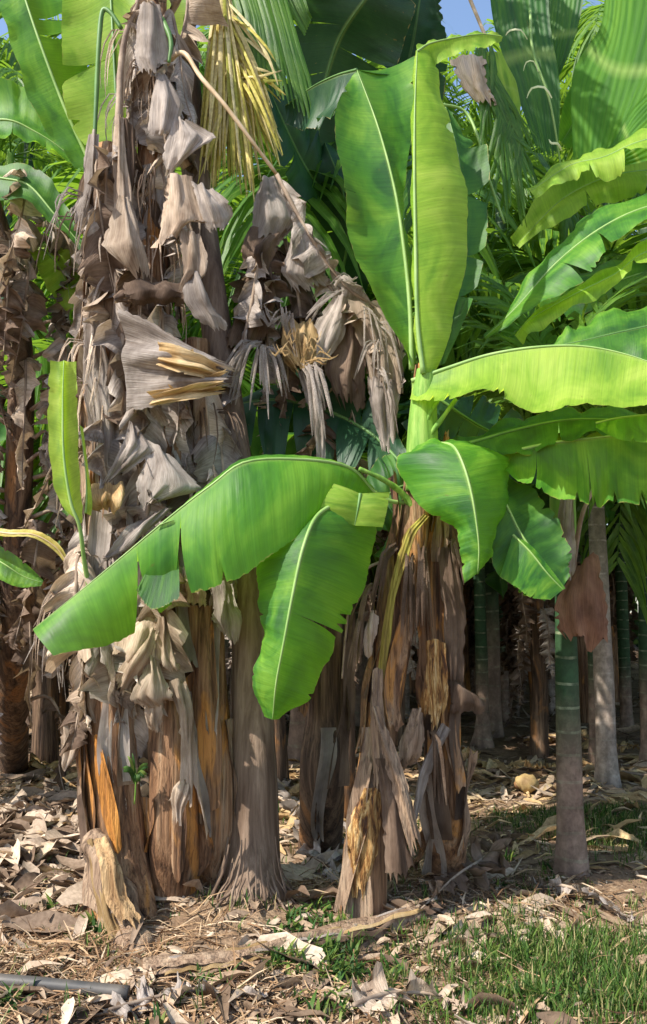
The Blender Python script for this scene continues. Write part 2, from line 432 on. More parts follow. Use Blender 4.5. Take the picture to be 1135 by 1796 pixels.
M_RIBD = simple('midrib_dark_green', (.06, .15, .035), (.12, .24, .06), 5, .5, .1)
M_RIBDRY = simple('midrib_dry', (.16, .11, .08), (.38, .29, .21), 9, .8, .5)
M_RIBYEL = simple('midrib_yellow', (.40, .28, .15), (.60, .46, .30), 9, .6, .3)
M_PIPE = simple('grey_plastic', (.05, .05, .05), (.13, .11, .09), 4, .5, .2)
M_MOUTH = simple('pale_bract', (.55, .62, .28), (.72, .74, .45), 9, .6, .1)
M_HUSK = simple('coconut_husk_yellow', (.20, .12, .05), (.45, .32, .13), 6, .7, .4)
def areca_mat(name, base1, base2, green, ringc, gh):
    m, nt, N, K = newmat(name)
    tc = N('ShaderNodeTexCoord').outputs['Object']
    sx = N('ShaderNodeSeparateXYZ'); K(tc, sx.inputs[0])
    n = noise(N, K, mapping(N, K, tc, (9, 9, 3)), 1.3, 5, .6)
    r = ramp(N, [(.35, base1), (.65, base2)]); K(n, r.inputs[0])
    # leaf-scar rings every 13 cm or so
    zz = mathn(N, K, 'ADD', sx.outputs[2], mathn(N, K, 'MULTIPLY', noise(N, K, tc, 2.2, 2), .10))
    fr = mathn(N, K, 'FRACT', mathn(N, K, 'MULTIPLY', zz, 7.2))
    rg = mathn(N, K, 'LESS_THAN', fr, .11)
    g = N('ShaderNodeMapRange'); g.inputs[1].default_value = gh[0]; g.inputs[2].default_value = gh[1]
    K(mathn(N, K, 'ADD', sx.outputs[2], mathn(N, K, 'MULTIPLY', n, .5)), g.inputs[0])
    c = mixc(N, K, g.outputs[0], r.outputs[0], green)
    br = noise(N, K, mapping(N, K, tc, (14, 14, 6)), 1.0, 3); bm = N('ShaderNodeMapRange'); bm.inputs[1].default_value = .38; bm.inputs[2].default_value = .6; K(br, bm.inputs[0])
    st = mathn(N, K, 'ADD', mathn(N, K, 'MULTIPLY', g.outputs[0], .45), .28)
    c = mixc(N, K, mathn(N, K, 'MULTIPLY', mathn(N, K, 'MULTIPLY', rg, bm.outputs[0]), st), c, ringc)
    blt = ramp(N, [(.42, (.55, .55, .52)), (.6, (1.1, 1.1, 1.1))]); K(noise(N, K, tc, 11, 5, .7), blt.inputs[0]); c = mixc(N, K, .8, c, blt.outputs[0], 'MULTIPLY')
    finish(N, K, c, .68, 0, None, mathn(N, K, 'ADD', n, mathn(N, K, 'MULTIPLY', rg, .6)), .5, .01, .3)
    return m
M_ARECA = areca_mat('areca_trunk_grey', (.22, .165, .13), (.42, .34, .28), (.16, .15, .10), (.50, .45, .38), (1.3, 2.6))
M_ARECAG = areca_mat('areca_trunk_green', (.17, .11, .08), (.30, .21, .155), (.03, .075, .03), (.34, .38, .24), (.80, 1.30))

def ground_mat():
    m, nt, N, K = newmat('soil')
    tc = N('ShaderNodeTexCoord').outputs['Object']
    a = noise(N, K, tc, 1.6, 6, .65, .4); b = noise(N, K, tc, 22, 6, .7)
    r = ramp(N, [(.3, (.15, .095, .06)), (.5, (.27, .185, .12)), (.7, (.40, .295, .20))]); K(a, r.inputs[0])
    r2 = ramp(N, [(.35, (.5, .45, .42)), (.6, (1.2, 1.15, 1.1))]); K(b, r2.inputs[0])
    c = mixc(N, K, .8, r.outputs[0], r2.outputs[0], 'MULTIPLY')
    finish(N, K, c, .95, 0, None, b, 1.0, .03, .2)
    return m
M_SOIL = ground_mat()
def tintmat(name, cols, trans=.2, rough=.8, spec=.3):
    """small scattered pieces: tone picked by a fine noise over the ground"""
    m, nt, N, K = newmat(name)
    g = N('ShaderNodeNewGeometry')
    r = ramp(N, cols); K(g.outputs['Random Per Island'], r.inputs[0])
    tc = N('ShaderNodeTexCoord').outputs['Object']
    n = noise(N, K, tc, 40, 3, .6)
    r2 = ramp(N, [(.35, (.6, .57, .55)), (.62, (1.1, 1.1, 1.1))]); K(n, r2.inputs[0])
    c = mixc(N, K, .7, r.outputs[0], r2.outputs[0], 'MULTIPLY')
    finish(N, K, c, rough, trans, None, n, .4, .006, spec)
    return m
M_LITTER = tintmat('leaf_litter', [(0, (.13, .085, .055)), (.35, (.29, .20, .13)), (.65, (.43, .32, .225)), (.88, (.55, .43, .31)), (1, (.62, .50, .37))], .12)
M_PALE = tintmat('pale_litter', [(0, (.14, .09, .06)), (.3, (.28, .20, .14)), (.6, (.42, .32, .235)), (.85, (.56, .44, .33)), (1, (.64, .51, .36))], .12)
M_TWIG = tintmat('brown_fibres', [(0, (.10, .05, .025)), (.4, (.28, .165, .085)), (.75, (.45, .30, .17)), (1, (.58, .46, .32))], .08)
M_LITTERY = tintmat('sun_toned_litter', [(0, (.30, .18, .08)), (.4, (.50, .34, .17)), (.8, (.66, .50, .28)), (1, (.34, .25, .18))], .15)  # bright straw tones that stand in for sun on the far floor
M_GRASS = tintmat('grass', [(0, (.03, .075, .012)), (.4, (.06, .14, .02)), (.75, (.13, .22, .035)), (1, (.42, .34, .16))], .35, .6)
M_YELLOW = tintmat('palm_leaflet_yellow_mix', [(0, (.36, .38, .06)), (.25, (.66, .56, .12)), (.5, (.82, .68, .22)), (.75, (.88, .76, .42)), (1, (.52, .42, .16))], .3, .6)
M_WEED = tintmat('weed_green', [(0, (.03, .085, .02)), (.5, (.06, .14, .025)), (1, (.20, .26, .05))], .35, .55)
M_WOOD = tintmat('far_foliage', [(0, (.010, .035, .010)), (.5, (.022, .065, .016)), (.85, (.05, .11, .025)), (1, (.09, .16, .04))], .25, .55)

# ---------------------------------------------------------------- ground
def gh(x, y):
    x = np.asarray(x, float); y = np.asarray(y, float)
    h = .025*np.sin(x*1.9+1)*np.sin(y*1.6)+.015*np.sin(x*5.1+y*2.3)+.01*np.sin(x*11-y*9.1)
    for (px, py, r, k) in ((300, 1600, .55, .07), (700, 1610, .5, .06), (430, 1610, .4, .03)):
        g = G(px, py); d2 = (x-g[0])**2+(y-g[1]-.15)**2
        h = h+k*np.exp(-d2/(r*r))
    return h
def ground():
    xs = np.concatenate([np.linspace(-120, -14, 12), np.linspace(-12, -3.2, 24), np.linspace(-3, 3, 120), np.linspace(3.2, 12, 24), np.linspace(14, 120, 12)])
    ys = np.concatenate([np.linspace(-40, .5, 12), np.linspace(1, 8, 130), np.linspace(8.2, 30, 50), np.linspace(34, 160, 12)])
    X, Yy = np.meshgrid(xs, ys, indexing='ij')
    Z = gh(X, Yy)
    rng = np.random.default_rng(1)
    near = ((abs(X) < 4) & (Yy > 1) & (Yy < 9))
    Z = Z+near*rng.normal(0, .006, X.shape)
    V = np.stack([X, Yy, Z], -1).reshape(-1, 3)
    f = [(a, d, c, b) for a, b, c, d in grid_faces(len(xs), len(ys))]
    o = obj('ground', (V, f, V[:, :2]), M_SOIL); kind(o, 'structure')
ground()
def onG(px, py): g = G(px, py); g[2] = float(gh(g[0], g[1])); return g

# ---------------------------------------------------------------- palms
def frond_geo(rach, nleaf=46, ll=.5, lw=.03, droop=.5, seed=0, v=.75, start=.12, segs=4, rr=.012):
    rng = np.random.default_rng(seed); rach = np.asarray(rach, float)
    Vs = []; Fs = []; UVs = []; n = 0
    for sd in (-1, 1):
        for k in range(nleaf):
            t = start+(1-start)*(k+.5*(sd > 0))/nleaf
            t = min(t+rng.normal(0, .004), 1)
            p = cr(rach, t)[()]; T = unit(cr(rach, min(1, t+.02))-cr(rach, max(0, t-.02)))
            side = unit(np.cross(T, [0, 0, 1.0])+1e-6)*sd; N = np.cross(side, T)*sd
            l = ll*(.45+.75*math.sin(math.pi*min(1, .18+.8*t)))*rng.uniform(.85, 1.1)
            d = unit(side*v+T*(.55+.6*t)+np.array([0, 0, .25])+rng.normal(0, .09, 3))
            wv = unit(np.cross(d, N)+rng.normal(0, .25, 3))
            q = p.copy(); st = l/segs
            for s in range(segs+1):
                ww = lw*[.45, 1, .95, .6, .05, 0][s if segs == 4 else min(s, 4)]*.5
                Vs += [q-wv*ww, q+wv*ww]; UVs += [[s/segs, .15], [s/segs, .75]]
                if s < segs: Fs.append((n+2*s, n+2*s+1, n+2*s+3, n+2*s+2))
                d = unit(d+np.array([0, 0, -droop*(.35+.3*s)*rng.uniform(.7, 1.3)])); q = q+d*st
            n += 2*(segs+1)
    g = (np.array(Vs), Fs, np.array(UVs))
    return merge([g, tube(rach, [rr, rr*.8, rr*.5, rr*.2], 5, 12, cap=False)])
def arch(o, az, el, L, droop, n=6):
    p = np.array(o, float); pts = [p.copy()]; e = el
    for i in range(n-1):
        d = np.array([math.cos(az)*math.cos(e), math.sin(az)*math.cos(e), math.sin(e)])
        p = p+d*L/(n-1); pts.append(p.copy()); e -= droop/(n-1)*(1+.3*i)
    return np.array(pts)
def areca(name, label, group, loc, H, r=.085, lean=(0, 0), seed=0, nf=8, FL=1.9, mat=None, flare=.5, cat='palm tree', fmat=None, nleaf=40, shaft=True, ll=.55, sides=16, up=(.15, 1.25), back=False):
    rng = random.Random(seed); loc = np.array(loc, float)
    t = thing(name, label, cat, loc, group)
    path = np.array([loc+[0, 0, -.06], loc+[lean[0]*.12, lean[1]*.1, H*.25], loc+[lean[0]*.4, lean[1]*.4, H*.5], loc+[lean[0]*.7, lean[1]*.7, H*.75], loc+[lean[0], lean[1], H]])
    obj('trunk', tube(path, [r*1.05, r, r*.93, r*.85, r*.75], sides, 60, rough=.02, seed=seed, flare=(.35/H*1.2, flare, 6)), mat or M_ARECA, t)
    top = path[-1]
    if shaft:
        obj('crownshaft', tube([top, top+[0, 0, .4], top+[0, 0, .9]], [r*.8, r*1.05, r*.55], 12, 12), M_GREENSTEM, t)
        top = top+np.array([0, 0, .8])
    for k in range(nf):
        az = k*2.4+rng.uniform(-.3, .3); el = rng.uniform(*up)
        if back: az = .5+2.1*k/max(1, nf-1)
        fr = arch(top, az, el, FL*rng.uniform(.8, 1.15), rng.uniform(1.2, 2.0))
        obj('frond', frond_geo(fr, nleaf, ll, .045, .45, seed*50+k), fmat or M_PALMLEAF, t)
    return t

# ---------------------------------------------------------------- generic banana plant (grove behind)
def free_leaf(parent, o, az, el, L, W, mat, ribmat, seed, droop=1.6, fold=.35, ntear=6):
    rng = random.Random(seed)
    mid = arch(o, az, el, L, droop, 7)
    T = unit(np.gradient(mid, axis=0)); side = unit(np.cross(T, np.array([0, 0, 1.0]))); up = np.cross(side, T)
    prof = np.array([.12, .75, 1, 1, .9, .62, .06])[:, None]*W
    tw = rng.uniform(-.4, .4)
    s2 = side*math.cos(tw)+up*math.sin(tw)
    Lf = mid-s2*prof*math.cos(fold)-up*prof*math.sin(fold)*rng.uniform(.2, 1.3)
    Rt = mid+s2*prof*math.cos(fold)-up*prof*math.sin(fold)*rng.uniform(.2, 1.3)
    tears = lambda: [rng.uniform(.15, .95) for _ in range(rng.randint(0, ntear))]
    g = blade(mid, Lf, Rt, seed, 44, 6, tears(), tears(), gap=.02, flop=.08, bow=.12, wave=.02)
    lf = obj('leaf', g, mat, parent)
    ap = arch(o, az, el, L, droop, 7)
    obj('midrib', tube(np.vstack([np.array(o)-(mid[1]-mid[0])*.5, mid]), [.022, .018, .013, .009, .003], 6, 20), ribmat, lf)
    return lf
def grove_banana(label, group, loc, H, seed, ng=7, nd=7, mat=None, W=.3, L=1.9, r=.10, stem=None, elev=(.5, 1.35)):
    rng = random.Random(seed); loc = np.array(loc, float)
    t = thing('banana_plant', label, 'banana plant', loc, group)
    lx = rng.uniform(-.2, .2); path = np.array([loc+[0, 0, -.05], loc+[lx*.3, 0, H*.35], loc+[lx*.7, .05, H*.7], loc+[lx, .05, H]])
    obj('pseudostem', tube(path, [r*1.2, r, r*.85, r*.6], 14, 30, rough=.04, ridge=.05, seed=seed), stem or M_STEMD, t)
    for k in range(ng):
        free_leaf(t, path[-1]+[0, 0, -.03*k], k*2.4+rng.uniform(-.4, .4), rng.uniform(*elev), L*rng.uniform(.75, 1.1), W*rng.uniform(.8, 1.1), mat or M_BACK, M_RIBD, seed*31+k, droop=rng.uniform(1.0, 2.2))
    for k in range(nd):
        a = rng.uniform(0, 6.28); h = H*rng.uniform(.45, .97)
        p = cr(path, h/H)[()]
        dead_leaf(t, rng, p, (math.cos(a), math.sin(a), 0), rng.uniform(.6, 1.1), rng.uniform(.14, .24), rng.choice([M_DRY, M_DRYD, M_DRYD]), M_RIBDRY, reach=.22)
    return t

# =================================================================== THE BIG CLUMP OF OLD BANANA PLANTS
YL = 4.5
def stem_thing(label, base, pts, rads, mat, seed, nflap, cat='banana plant', group=None, ridge=.07, name='banana_plant'):
    """a banana plant whose pseudostem is traced: pts (px,py,dist) from the ground up"""
    b = onG(*base)
    t = thing(name, label, cat, b, group)
    path = np.vstack([b+[0, 0, -.06], PP(pts)])
    obj('pseudostem', tube(path, rads, 28, 110, rough=.045, ridge=ridge, seed=seed), mat, t)
    rng = random.Random(seed*7+1)
    for k in range(nflap):
        h0 = rng.uniform(.0, .75); a = rng.uniform(-3.0, 0)
        up = rng.random() < .5
        h1 = min(.98, h0+rng.uniform(.12, .3))
        hh = (h1, h0) if up else (h0, h1)
        obj('leaf_sheath', flap(rng, path, rads, hh[0], hh[1], a-.45, a+rng.uniform(.2, .6), peel=.035, off=.007), rng.choice([M_SHEATH, M_DRY, mat, mat, M_DRYD]), t)
    return t, path
L1, path1 = stem_thing('leaning brown banana plant with an orange streak low on its stem and a rolled leaf', (222, 1622),
    [(212, 1500, 4.46), (198, 1350, 4.48), (188, 1200, 4.5), (178, 1050, 4.55), (178, 850, 4.6), (185, 600, 4.65), (190, 400, 4.7), (188, 260, 4.72)],
    [.155, .145, .13, .125, .12, .11, .10, .09, .075], M_STEM, 3, 12)
L2, path2 = stem_thing('tallest old banana plant wrapped in grey rags, standing second in its clump', (305, 1592),
    [(305, 1450, 4.5), (303, 1300, 4.52), (296, 1150, 4.55), (285, 950, 4.6), (275, 700, 4.65), (268, 450, 4.7), (270, 250, 4.75), (272, 60, 4.8), (275, -60, 4.85)],
    [.13, .125, .12, .115, .11, .10, .095, .085, .07, .06], M_STEM, 5, 12)
L3, path3 = stem_thing('dark brown banana stem pressed against the smooth flared palm trunk', (366, 1575),
    [(368, 1450, 4.62), (368, 1300, 4.62), (360, 1150, 4.64), (352, 950, 4.68), (345, 750, 4.72), (340, 600, 4.75)],
    [.125, .115, .11, .105, .10, .09, .08], M_STEM, 9, 8)
# orange peeled strips
obj('leaf_sheath', sheet([[(166, 1290, 4.36), (170, 1288, 4.35), (174, 1292, 4.35)], [(167, 1360, 4.345), (178, 1360, 4.325), (192, 1360, 4.32)], [(178, 1430, 4.33), (194, 1430, 4.31), (208, 1430, 4.31)], [(200, 1492, 4.31), (208, 1498, 4.305), (214, 1486, 4.31)]], 2, crump=.004), M_ORANGE, L1, label='orange peeled strip low on the stem')
obj('leaf_sheath', sheet([[(284, 1290, 4.41), (290, 1288, 4.405), (298, 1290, 4.40)], [(288, 1370, 4.40), (305, 1370, 4.385), (322, 1370, 4.39)], [(294, 1450, 4.39), (310, 1450, 4.37), (328, 1450, 4.38)], [(302, 1530, 4.38), (312, 1550, 4.37), (322, 1525, 4.38)]], 3, crump=.006), M_STEM, L2, label='orange brown sheath on the lower stem')
obj('leaf_sheath', sheet([[(318, 1060, 4.50), (345, 1062, 4.46), (372, 1062, 4.50)], [(325, 1180, 4.50), (352, 1180, 4.46), (380, 1185, 4.50)], [(335, 1300, 4.50), (360, 1300, 4.46), (390, 1300, 4.49)], [(342, 1420, 4.49), (362, 1430, 4.47), (385, 1415, 4.49)]], 4, crump=.008, pleat=.006), M_STEM, L3)

# dead leaves hanging from the three stems
rng = random.Random(11)
for (th, path, n, rg) in ((L1, path1, 23, (.42, .97)), (L2, path2, 34, (.40, .97)), (L3, path3, 10, (.66, .97))):
    for k in range(n):
        f = rg[0]+(rg[1]-rg[0])*(k+rng.uniform(0, .8))/n
        p = cr(path, f)[()]
        a = rng.uniform(-2.95, -.15) if rng.random() < .85 else rng.uniform(.3, 2.8)
        big = rng.random()
        dead_leaf(th, rng, p+np.array([math.cos(a), math.sin(a), 0])*.06, (math.cos(a), math.sin(a), 0), rng.uniform(.5, 1.0), rng.uniform(.15, .27),
                  rng.choice([M_DRY, M_DRY, M_DRY, M_DRYC, M_DRYD]), M_RIBDRY, reach=rng.uniform(.06, .16), seglen=rng.uniform(.2, .44), sag=rng.uniform(.7, 1.6))
# traced rags: (rows of (px,py,dist)), material, owner
RAGS = [
 (L2, M_DRY, [[(248, 10, 4.5), (262, 5, 4.48), (280, 10, 4.5)], [(238, 55, 4.47), (262, 60, 4.42), (290, 60, 4.5)], [(232, 95, 4.45), (260, 100, 4.40), (300, 95, 4.5)], [(245, 118, 4.45), (265, 122, 4.42), (288, 108, 4.48)]]),
 (L2, M_DRY, [[(275, 130, 4.48), (282, 132, 4.47), (290, 134, 4.5)], [(265, 180, 4.45), (290, 170, 4.42), (322, 185, 4.5)], [(260, 225, 4.44), (285, 225, 4.40), (310, 225, 4.47)], [(262, 236, 4.44), (282, 236, 4.42), (305, 234, 4.46)]]),
 (L2, M_DRY, [[(305, 205, 4.45), (315, 208, 4.44), (325, 212, 4.45)], [(295, 245, 4.43), (325, 235, 4.40), (378, 243, 4.46)], [(288, 280, 4.42), (318, 270, 4.38), (345, 262, 4.42)], [(290, 302, 4.42), (300, 300, 4.40), (312, 296, 4.42)]]),
 (L2, M_DRYC, [[(292, 310, 4.44), (312, 305, 4.40), (335, 312, 4.44)], [(285, 350, 4.42), (318, 345, 4.36), (348, 355, 4.44)], [(282, 390, 4.40), (312, 385, 4.34), (372, 392, 4.42)], [(280, 425, 4.40), (300, 410, 4.36), (335, 385, 4.42)]]),  # sun on this rag is put into its cream colour
 (L2, M_DRY, [[(335, 318, 4.42), (355, 325, 4.40), (375, 335, 4.42)], [(345, 350, 4.40), (365, 360, 4.37), (400, 352, 4.40)], [(352, 385, 4.40), (375, 390, 4.38), (412, 375, 4.42)], [(362, 402, 4.42), (378, 402, 4.40), (398, 398, 4.42)]]),
 (L1, M_DRYC, [[(202, 225, 4.5), (212, 200, 4.48), (218, 215, 4.5)], [(198, 280, 4.46), (212, 280, 4.43), (222, 285, 4.47)], [(200, 335, 4.46), (214, 335, 4.43), (228, 335, 4.47)], [(202, 385, 4.46), (215, 390, 4.43), (228, 385, 4.47)]]),
 (L1, M_DRYD, [[(212, 205, 4.51), (222, 210, 4.50), (236, 230, 4.52)], [(216, 260, 4.50), (228, 262, 4.49), (238, 270, 4.5)], [(216, 300, 4.50), (228, 302, 4.48), (238, 305, 4.5)], [(214, 335, 4.50), (226, 335, 4.48), (236, 332, 4.5)]]),
 (L1, M_DRYC, [[(210, 345, 4.44), (218, 342, 4.42), (228, 350, 4.44)], [(190, 390, 4.42), (222, 388, 4.34), (245, 400, 4.42)], [(175, 430, 4.40), (225, 430, 4.30), (256, 430, 4.40)], [(215, 460, 4.40), (242, 478, 4.36), (258, 470, 4.42)]]),
 (L1, M_DRY, [[(158, 240, 4.55), (166, 230, 4.54), (172, 245, 4.55)], [(146, 285, 4.52), (162, 290, 4.50), (175, 290, 4.53)], [(145, 335, 4.52), (158, 330, 4.49), (170, 338, 4.53)], [(122, 370, 4.52), (145, 385, 4.50), (158, 350, 4.53)]]),
 (L2, M_DRYC, [[(318, 400, 4.40), (332, 405, 4.38), (350, 410, 4.40)], [(318, 430, 4.38), (338, 440, 4.35), (362, 450, 4.39)], [(325, 465, 4.38), (340, 475, 4.35), (358, 478, 4.39)], [(318, 498, 4.38), (325, 500, 4.36), (335, 500, 4.38)]]),
 (L2, M_DRY, [[(322, 485, 4.38), (340, 475, 4.36), (352, 485, 4.38)], [(325, 530, 4.34), (352, 520, 4.30), (372, 530, 4.36)], [(340, 555, 4.34), (368, 550, 4.30), (395, 560, 4.36)], [(362, 570, 4.36), (378, 575, 4.34), (398, 572, 4.37)]]),
 (L2, M_DRYD, [[(215, 492, 4.40), (270, 490, 4.38), (330, 495, 4.40)], [(218, 515, 4.36), (280, 505, 4.32), (340, 512, 4.36)], [(216, 528, 4.38), (275, 522, 4.34), (330, 525, 4.36)], [(222, 538, 4.42), (270, 532, 4.4), (318, 536, 4.40)]]),
 # big fan of fibres with a straight stiff edge
 (L2, M_DRY, [[(212, 545, 4.34), (214, 610, 4.33), (218, 665, 4.32), (222, 720, 4.32)], [(255, 562, 4.30), (262, 620, 4.28), (268, 668, 4.28), (268, 715, 4.30)], [(310, 592, 4.28), (318, 630, 4.25), (322, 665, 4.25), (318, 702, 4.28)], [(385, 628, 4.30), (386, 645, 4.28), (385, 668, 4.28), (380, 692, 4.30)]]),
 (L2, M_STRAW, [[(278, 600, 4.25), (280, 625, 4.24), (278, 640, 4.25)], [(310, 605, 4.22), (318, 632, 4.20), (312, 650, 4.22)], [(350, 618, 4.24), (355, 638, 4.22), (350, 660, 4.24)], [(384, 635, 4.27), (384, 650, 4.26), (382, 672, 4.27)]]),
 (L2, M_STRAW, [[(262, 690, 4.26), (270, 700, 4.25), (262, 712, 4.27)], [(300, 676, 4.23), (305, 690, 4.22), (300, 706, 4.24)], [(342, 668, 4.24), (345, 680, 4.23), (342, 698, 4.25)], [(382, 655, 4.27), (383, 670, 4.26), (381, 692, 4.27)]]),
 (L2, M_DRY, [[(228, 738, 4.36), (233, 742, 4.35), (240, 748, 4.36)], [(215, 780, 4.34), (240, 775, 4.30), (270, 790, 4.34)], [(200, 815, 4.33), (222, 805, 4.30), (245, 808, 4.34)], [(185, 845, 4.33), (196, 838, 4.32), (208, 832, 4.34)]]),
 (L2, M_DRY, [[(245, 760, 4.36), (275, 780, 4.34), (305, 805, 4.36)], [(250, 810, 4.33), (290, 820, 4.28), (335, 835, 4.34)], [(240, 850, 4.33), (290, 850, 4.28), (352, 858, 4.34)], [(250, 890, 4.33), (262, 880, 4.30), (290, 872, 4.34)]]),
 (L2, M_DRY, [[(262, 900, 4.33), (285, 892, 4.31), (305, 890, 4.33)], [(225, 925, 4.32), (252, 920, 4.29), (280, 915, 4.32)], [(200, 960, 4.32), (222, 955, 4.29), (242, 945, 4.32)], [(175, 985, 4.32), (190, 978, 4.30), (205, 972, 4.32)]]),
 (L1, M_STRAW, [[(152, 870, 4.35), (180, 840, 4.32), (215, 848, 4.34)], [(155, 875, 4.31), (182, 862, 4.25), (218, 862, 4.30)], [(162, 885, 4.31), (185, 878, 4.25), (214, 878, 4.30)], [(175, 892, 4.33), (188, 892, 4.30), (202, 890, 4.33)]]),
 (L1, M_DRY, [[(150, 560, 4.5), (160, 555, 4.48), (172, 565, 4.5)], [(148, 640, 4.48), (162, 640, 4.45), (190, 635, 4.48)], [(150, 720, 4.48), (175, 720, 4.44), (200, 715, 4.47)], [(160, 800, 4.48), (178, 795, 4.45), (200, 790, 4.47)]]),
 # bundle hanging over the lower stems, its sunlight put into the cream colour
 (L2, M_DRYC, [[(235, 1085, 4.36), (255, 1078, 4.34), (272, 1085, 4.36)], [(205, 1120, 4.32), (245, 1105, 4.27), (275, 1115, 4.31)], [(198, 1150, 4.31), (235, 1140, 4.26), (270, 1150, 4.30)], [(210, 1138, 4.33), (225, 1160, 4.30), (262, 1165, 4.32)]]),
 (L2, M_DRYC, [[(262, 1110, 4.33), (270, 1100, 4.31), (280, 1110, 4.33)], [(235, 1145, 4.30), (252, 1138, 4.26), (268, 1150, 4.30)], [(205, 1180, 4.30), (228, 1175, 4.26), (248, 1185, 4.30)], [(198, 1195, 4.31), (212, 1210, 4.29), (228, 1212, 4.32)]]),
 (L2, M_DRYC, [[(258, 1155, 4.31), (268, 1150, 4.29), (280, 1158, 4.31)], [(245, 1190, 4.28), (268, 1182, 4.24), (295, 1195, 4.28)], [(232, 1225, 4.28), (260, 1220, 4.24), (305, 1225, 4.28)], [(245, 1235, 4.29), (270, 1238, 4.27), (300, 1228, 4.30)]]),
 (L2, M_DRYC, [[(275, 1085, 4.36), (285, 1080, 4.34), (292, 1090, 4.36)], [(270, 1120, 4.33), (285, 1118, 4.30), (300, 1125, 4.33)], [(265, 1150, 4.33), (290, 1155, 4.29), (312, 1165, 4.32)], [(280, 1160, 4.34), (298, 1172, 4.31), (318, 1172, 4.34)]]),
 (L2, M_DRYC, [[(300, 1195, 4.33), (312, 1190, 4.31), (325, 1205, 4.33)], [(312, 1250, 4.30), (328, 1245, 4.27), (342, 1260, 4.31)], [(315, 1310, 4.30), (330, 1315, 4.27), (345, 1310, 4.31)], [(320, 1365, 4.30), (332, 1385, 4.28), (345, 1375, 4.31)]]),
 (L2, M_DRYC, [[(318, 1368, 4.31), (325, 1365, 4.30), (335, 1372, 4.31)], [(302, 1385, 4.29), (318, 1385, 4.27), (332, 1395, 4.29)], [(296, 1405, 4.29), (310, 1410, 4.27), (326, 1415, 4.29)], [(300, 1432, 4.29), (312, 1438, 4.28), (320, 1435, 4.30)]]),
 (L2, M_DRYC, [[(255, 1225, 4.33), (268, 1222, 4.32), (285, 1228, 4.33)], [(255, 1250, 4.32), (268, 1248, 4.30), (285, 1250, 4.32)], [(258, 1270, 4.32), (270, 1268, 4.30), (282, 1275, 4.32)], [(262, 1278, 4.32), (272, 1282, 4.31), (285, 1285, 4.33)]]),
 (L1, M_DRYC, [[(128, 1145, 4.45), (155, 1140, 4.42), (180, 1150, 4.44)], [(132, 1190, 4.42), (158, 1185, 4.38), (178, 1200, 4.42)], [(128, 1240, 4.42), (155, 1235, 4.38), (180, 1255, 4.42)], [(155, 1262, 4.42), (172, 1275, 4.40), (185, 1275, 4.43)]]),
 (L1, M_DRYC, [[(112, 1275, 4.44), (122, 1270, 4.42), (142, 1285, 4.44)], [(108, 1300, 4.42), (124, 1300, 4.39), (145, 1305, 4.42)], [(105, 1330, 4.42), (118, 1335, 4.39), (135, 1325, 4.42)], [(108, 1345, 4.42), (113, 1350, 4.41), (120, 1345, 4.42)]]),
 (L3, M_DRY, [[(368, 1025, 4.46), (385, 1020, 4.44), (408, 1022, 4.46)], [(372, 1060, 4.42), (392, 1055, 4.38), (415, 1060, 4.43)], [(378, 1090, 4.42), (400, 1090, 4.38), (422, 1085, 4.43)], [(392, 1115, 4.42), (405, 1120, 4.40), (422, 1118, 4.43)]]),
 (L3, M_DRYC, [[(318, 1000, 4.46), (335, 990, 4.44), (350, 1005, 4.46)], [(318, 1025, 4.44), (340, 1020, 4.40), (362, 1030, 4.44)], [(312, 1045, 4.44), (335, 1045, 4.41), (362, 1050, 4.44)], [(305, 1052, 4.45), (332, 1056, 4.43), (362, 1062, 4.45)]]),
]
FAN = [k for k, q in enumerate(RAGS) if len(q[2][0]) == 4 or q[1] is M_STRAW]
for i, (th, m, rows) in enumerate(RAGS):
    obj('dry_leaf', sheet(rows, 100+i, 26, 40 if i in FAN else 22, crump=.020 if i in FAN else .012, pleat=.010 if i in FAN else .005, jag=2.2), m, th)
rng = random.Random(123)
for (th, path, nb) in ((L1, path1, 9), (L2, path2, 12), (L3, path3, 4)):
    for b_i in range(nb):
        p = cr(path, rng.uniform(.45, .97))[()]; a = rng.uniform(-2.9, -.2); o = np.array([math.cos(a), math.sin(a), 0]); it = []
        for k in range(rng.randint(8, 16)):
            d = o*rng.uniform(.12, .24)+np.array([rng.uniform(-.12, .12), rng.uniform(-.08, .04), 0]); L_ = rng.uniform(.12, .42)
            it.append(np.array([p+o*.09, p+d*.8+[0, 0, rng.uniform(-.03, .03)], p+d+[0, 0, -L_*.5], p+d*1.05+[rng.uniform(-.04, .04), 0, -L_]]))
        strips(it, rng.choice([M_DRY, M_DRYC, M_DRYD]), th, 'dry_fibres', .005, 700+b_i)
# bare hooked petioles at the top
def rod(th, pts, r, mat, name='petiole', sides=8):
    return obj(name, tube(PP(pts), r, sides, 30, rough=.05), mat, th)
rod(L1, [(165, 270, 4.62), (170, 150, 4.60), (174, 70, 4.58), (180, 20, 4.58), (194, 22, 4.57), (213, 50, 4.56)], [.012, .013, .014, .013, .010], M_RIBD)
rod(L1, [(200, 330, 4.58), (208, 220, 4.55), (212, 120, 4.55), (222, 55, 4.56), (240, 10, 4.58), (250, -60, 4.6)], [.022, .02, .017, .014, .011], M_RIBDRY)
rod(L2, [(272, 20, 4.55), (290, 45, 4.5), (300, 75, 4.48), (296, 110, 4.48)], [.018, .016, .012, .008], M_RIBD)
rod(L2, [(285, 120, 4.6), (320, 92, 4.50), (352, 135, 4.44), (395, 185, 4.42), (440, 245, 4.45), (485, 305, 4.52)], [.013, .013, .012, .011, .009], M_RIBYEL)
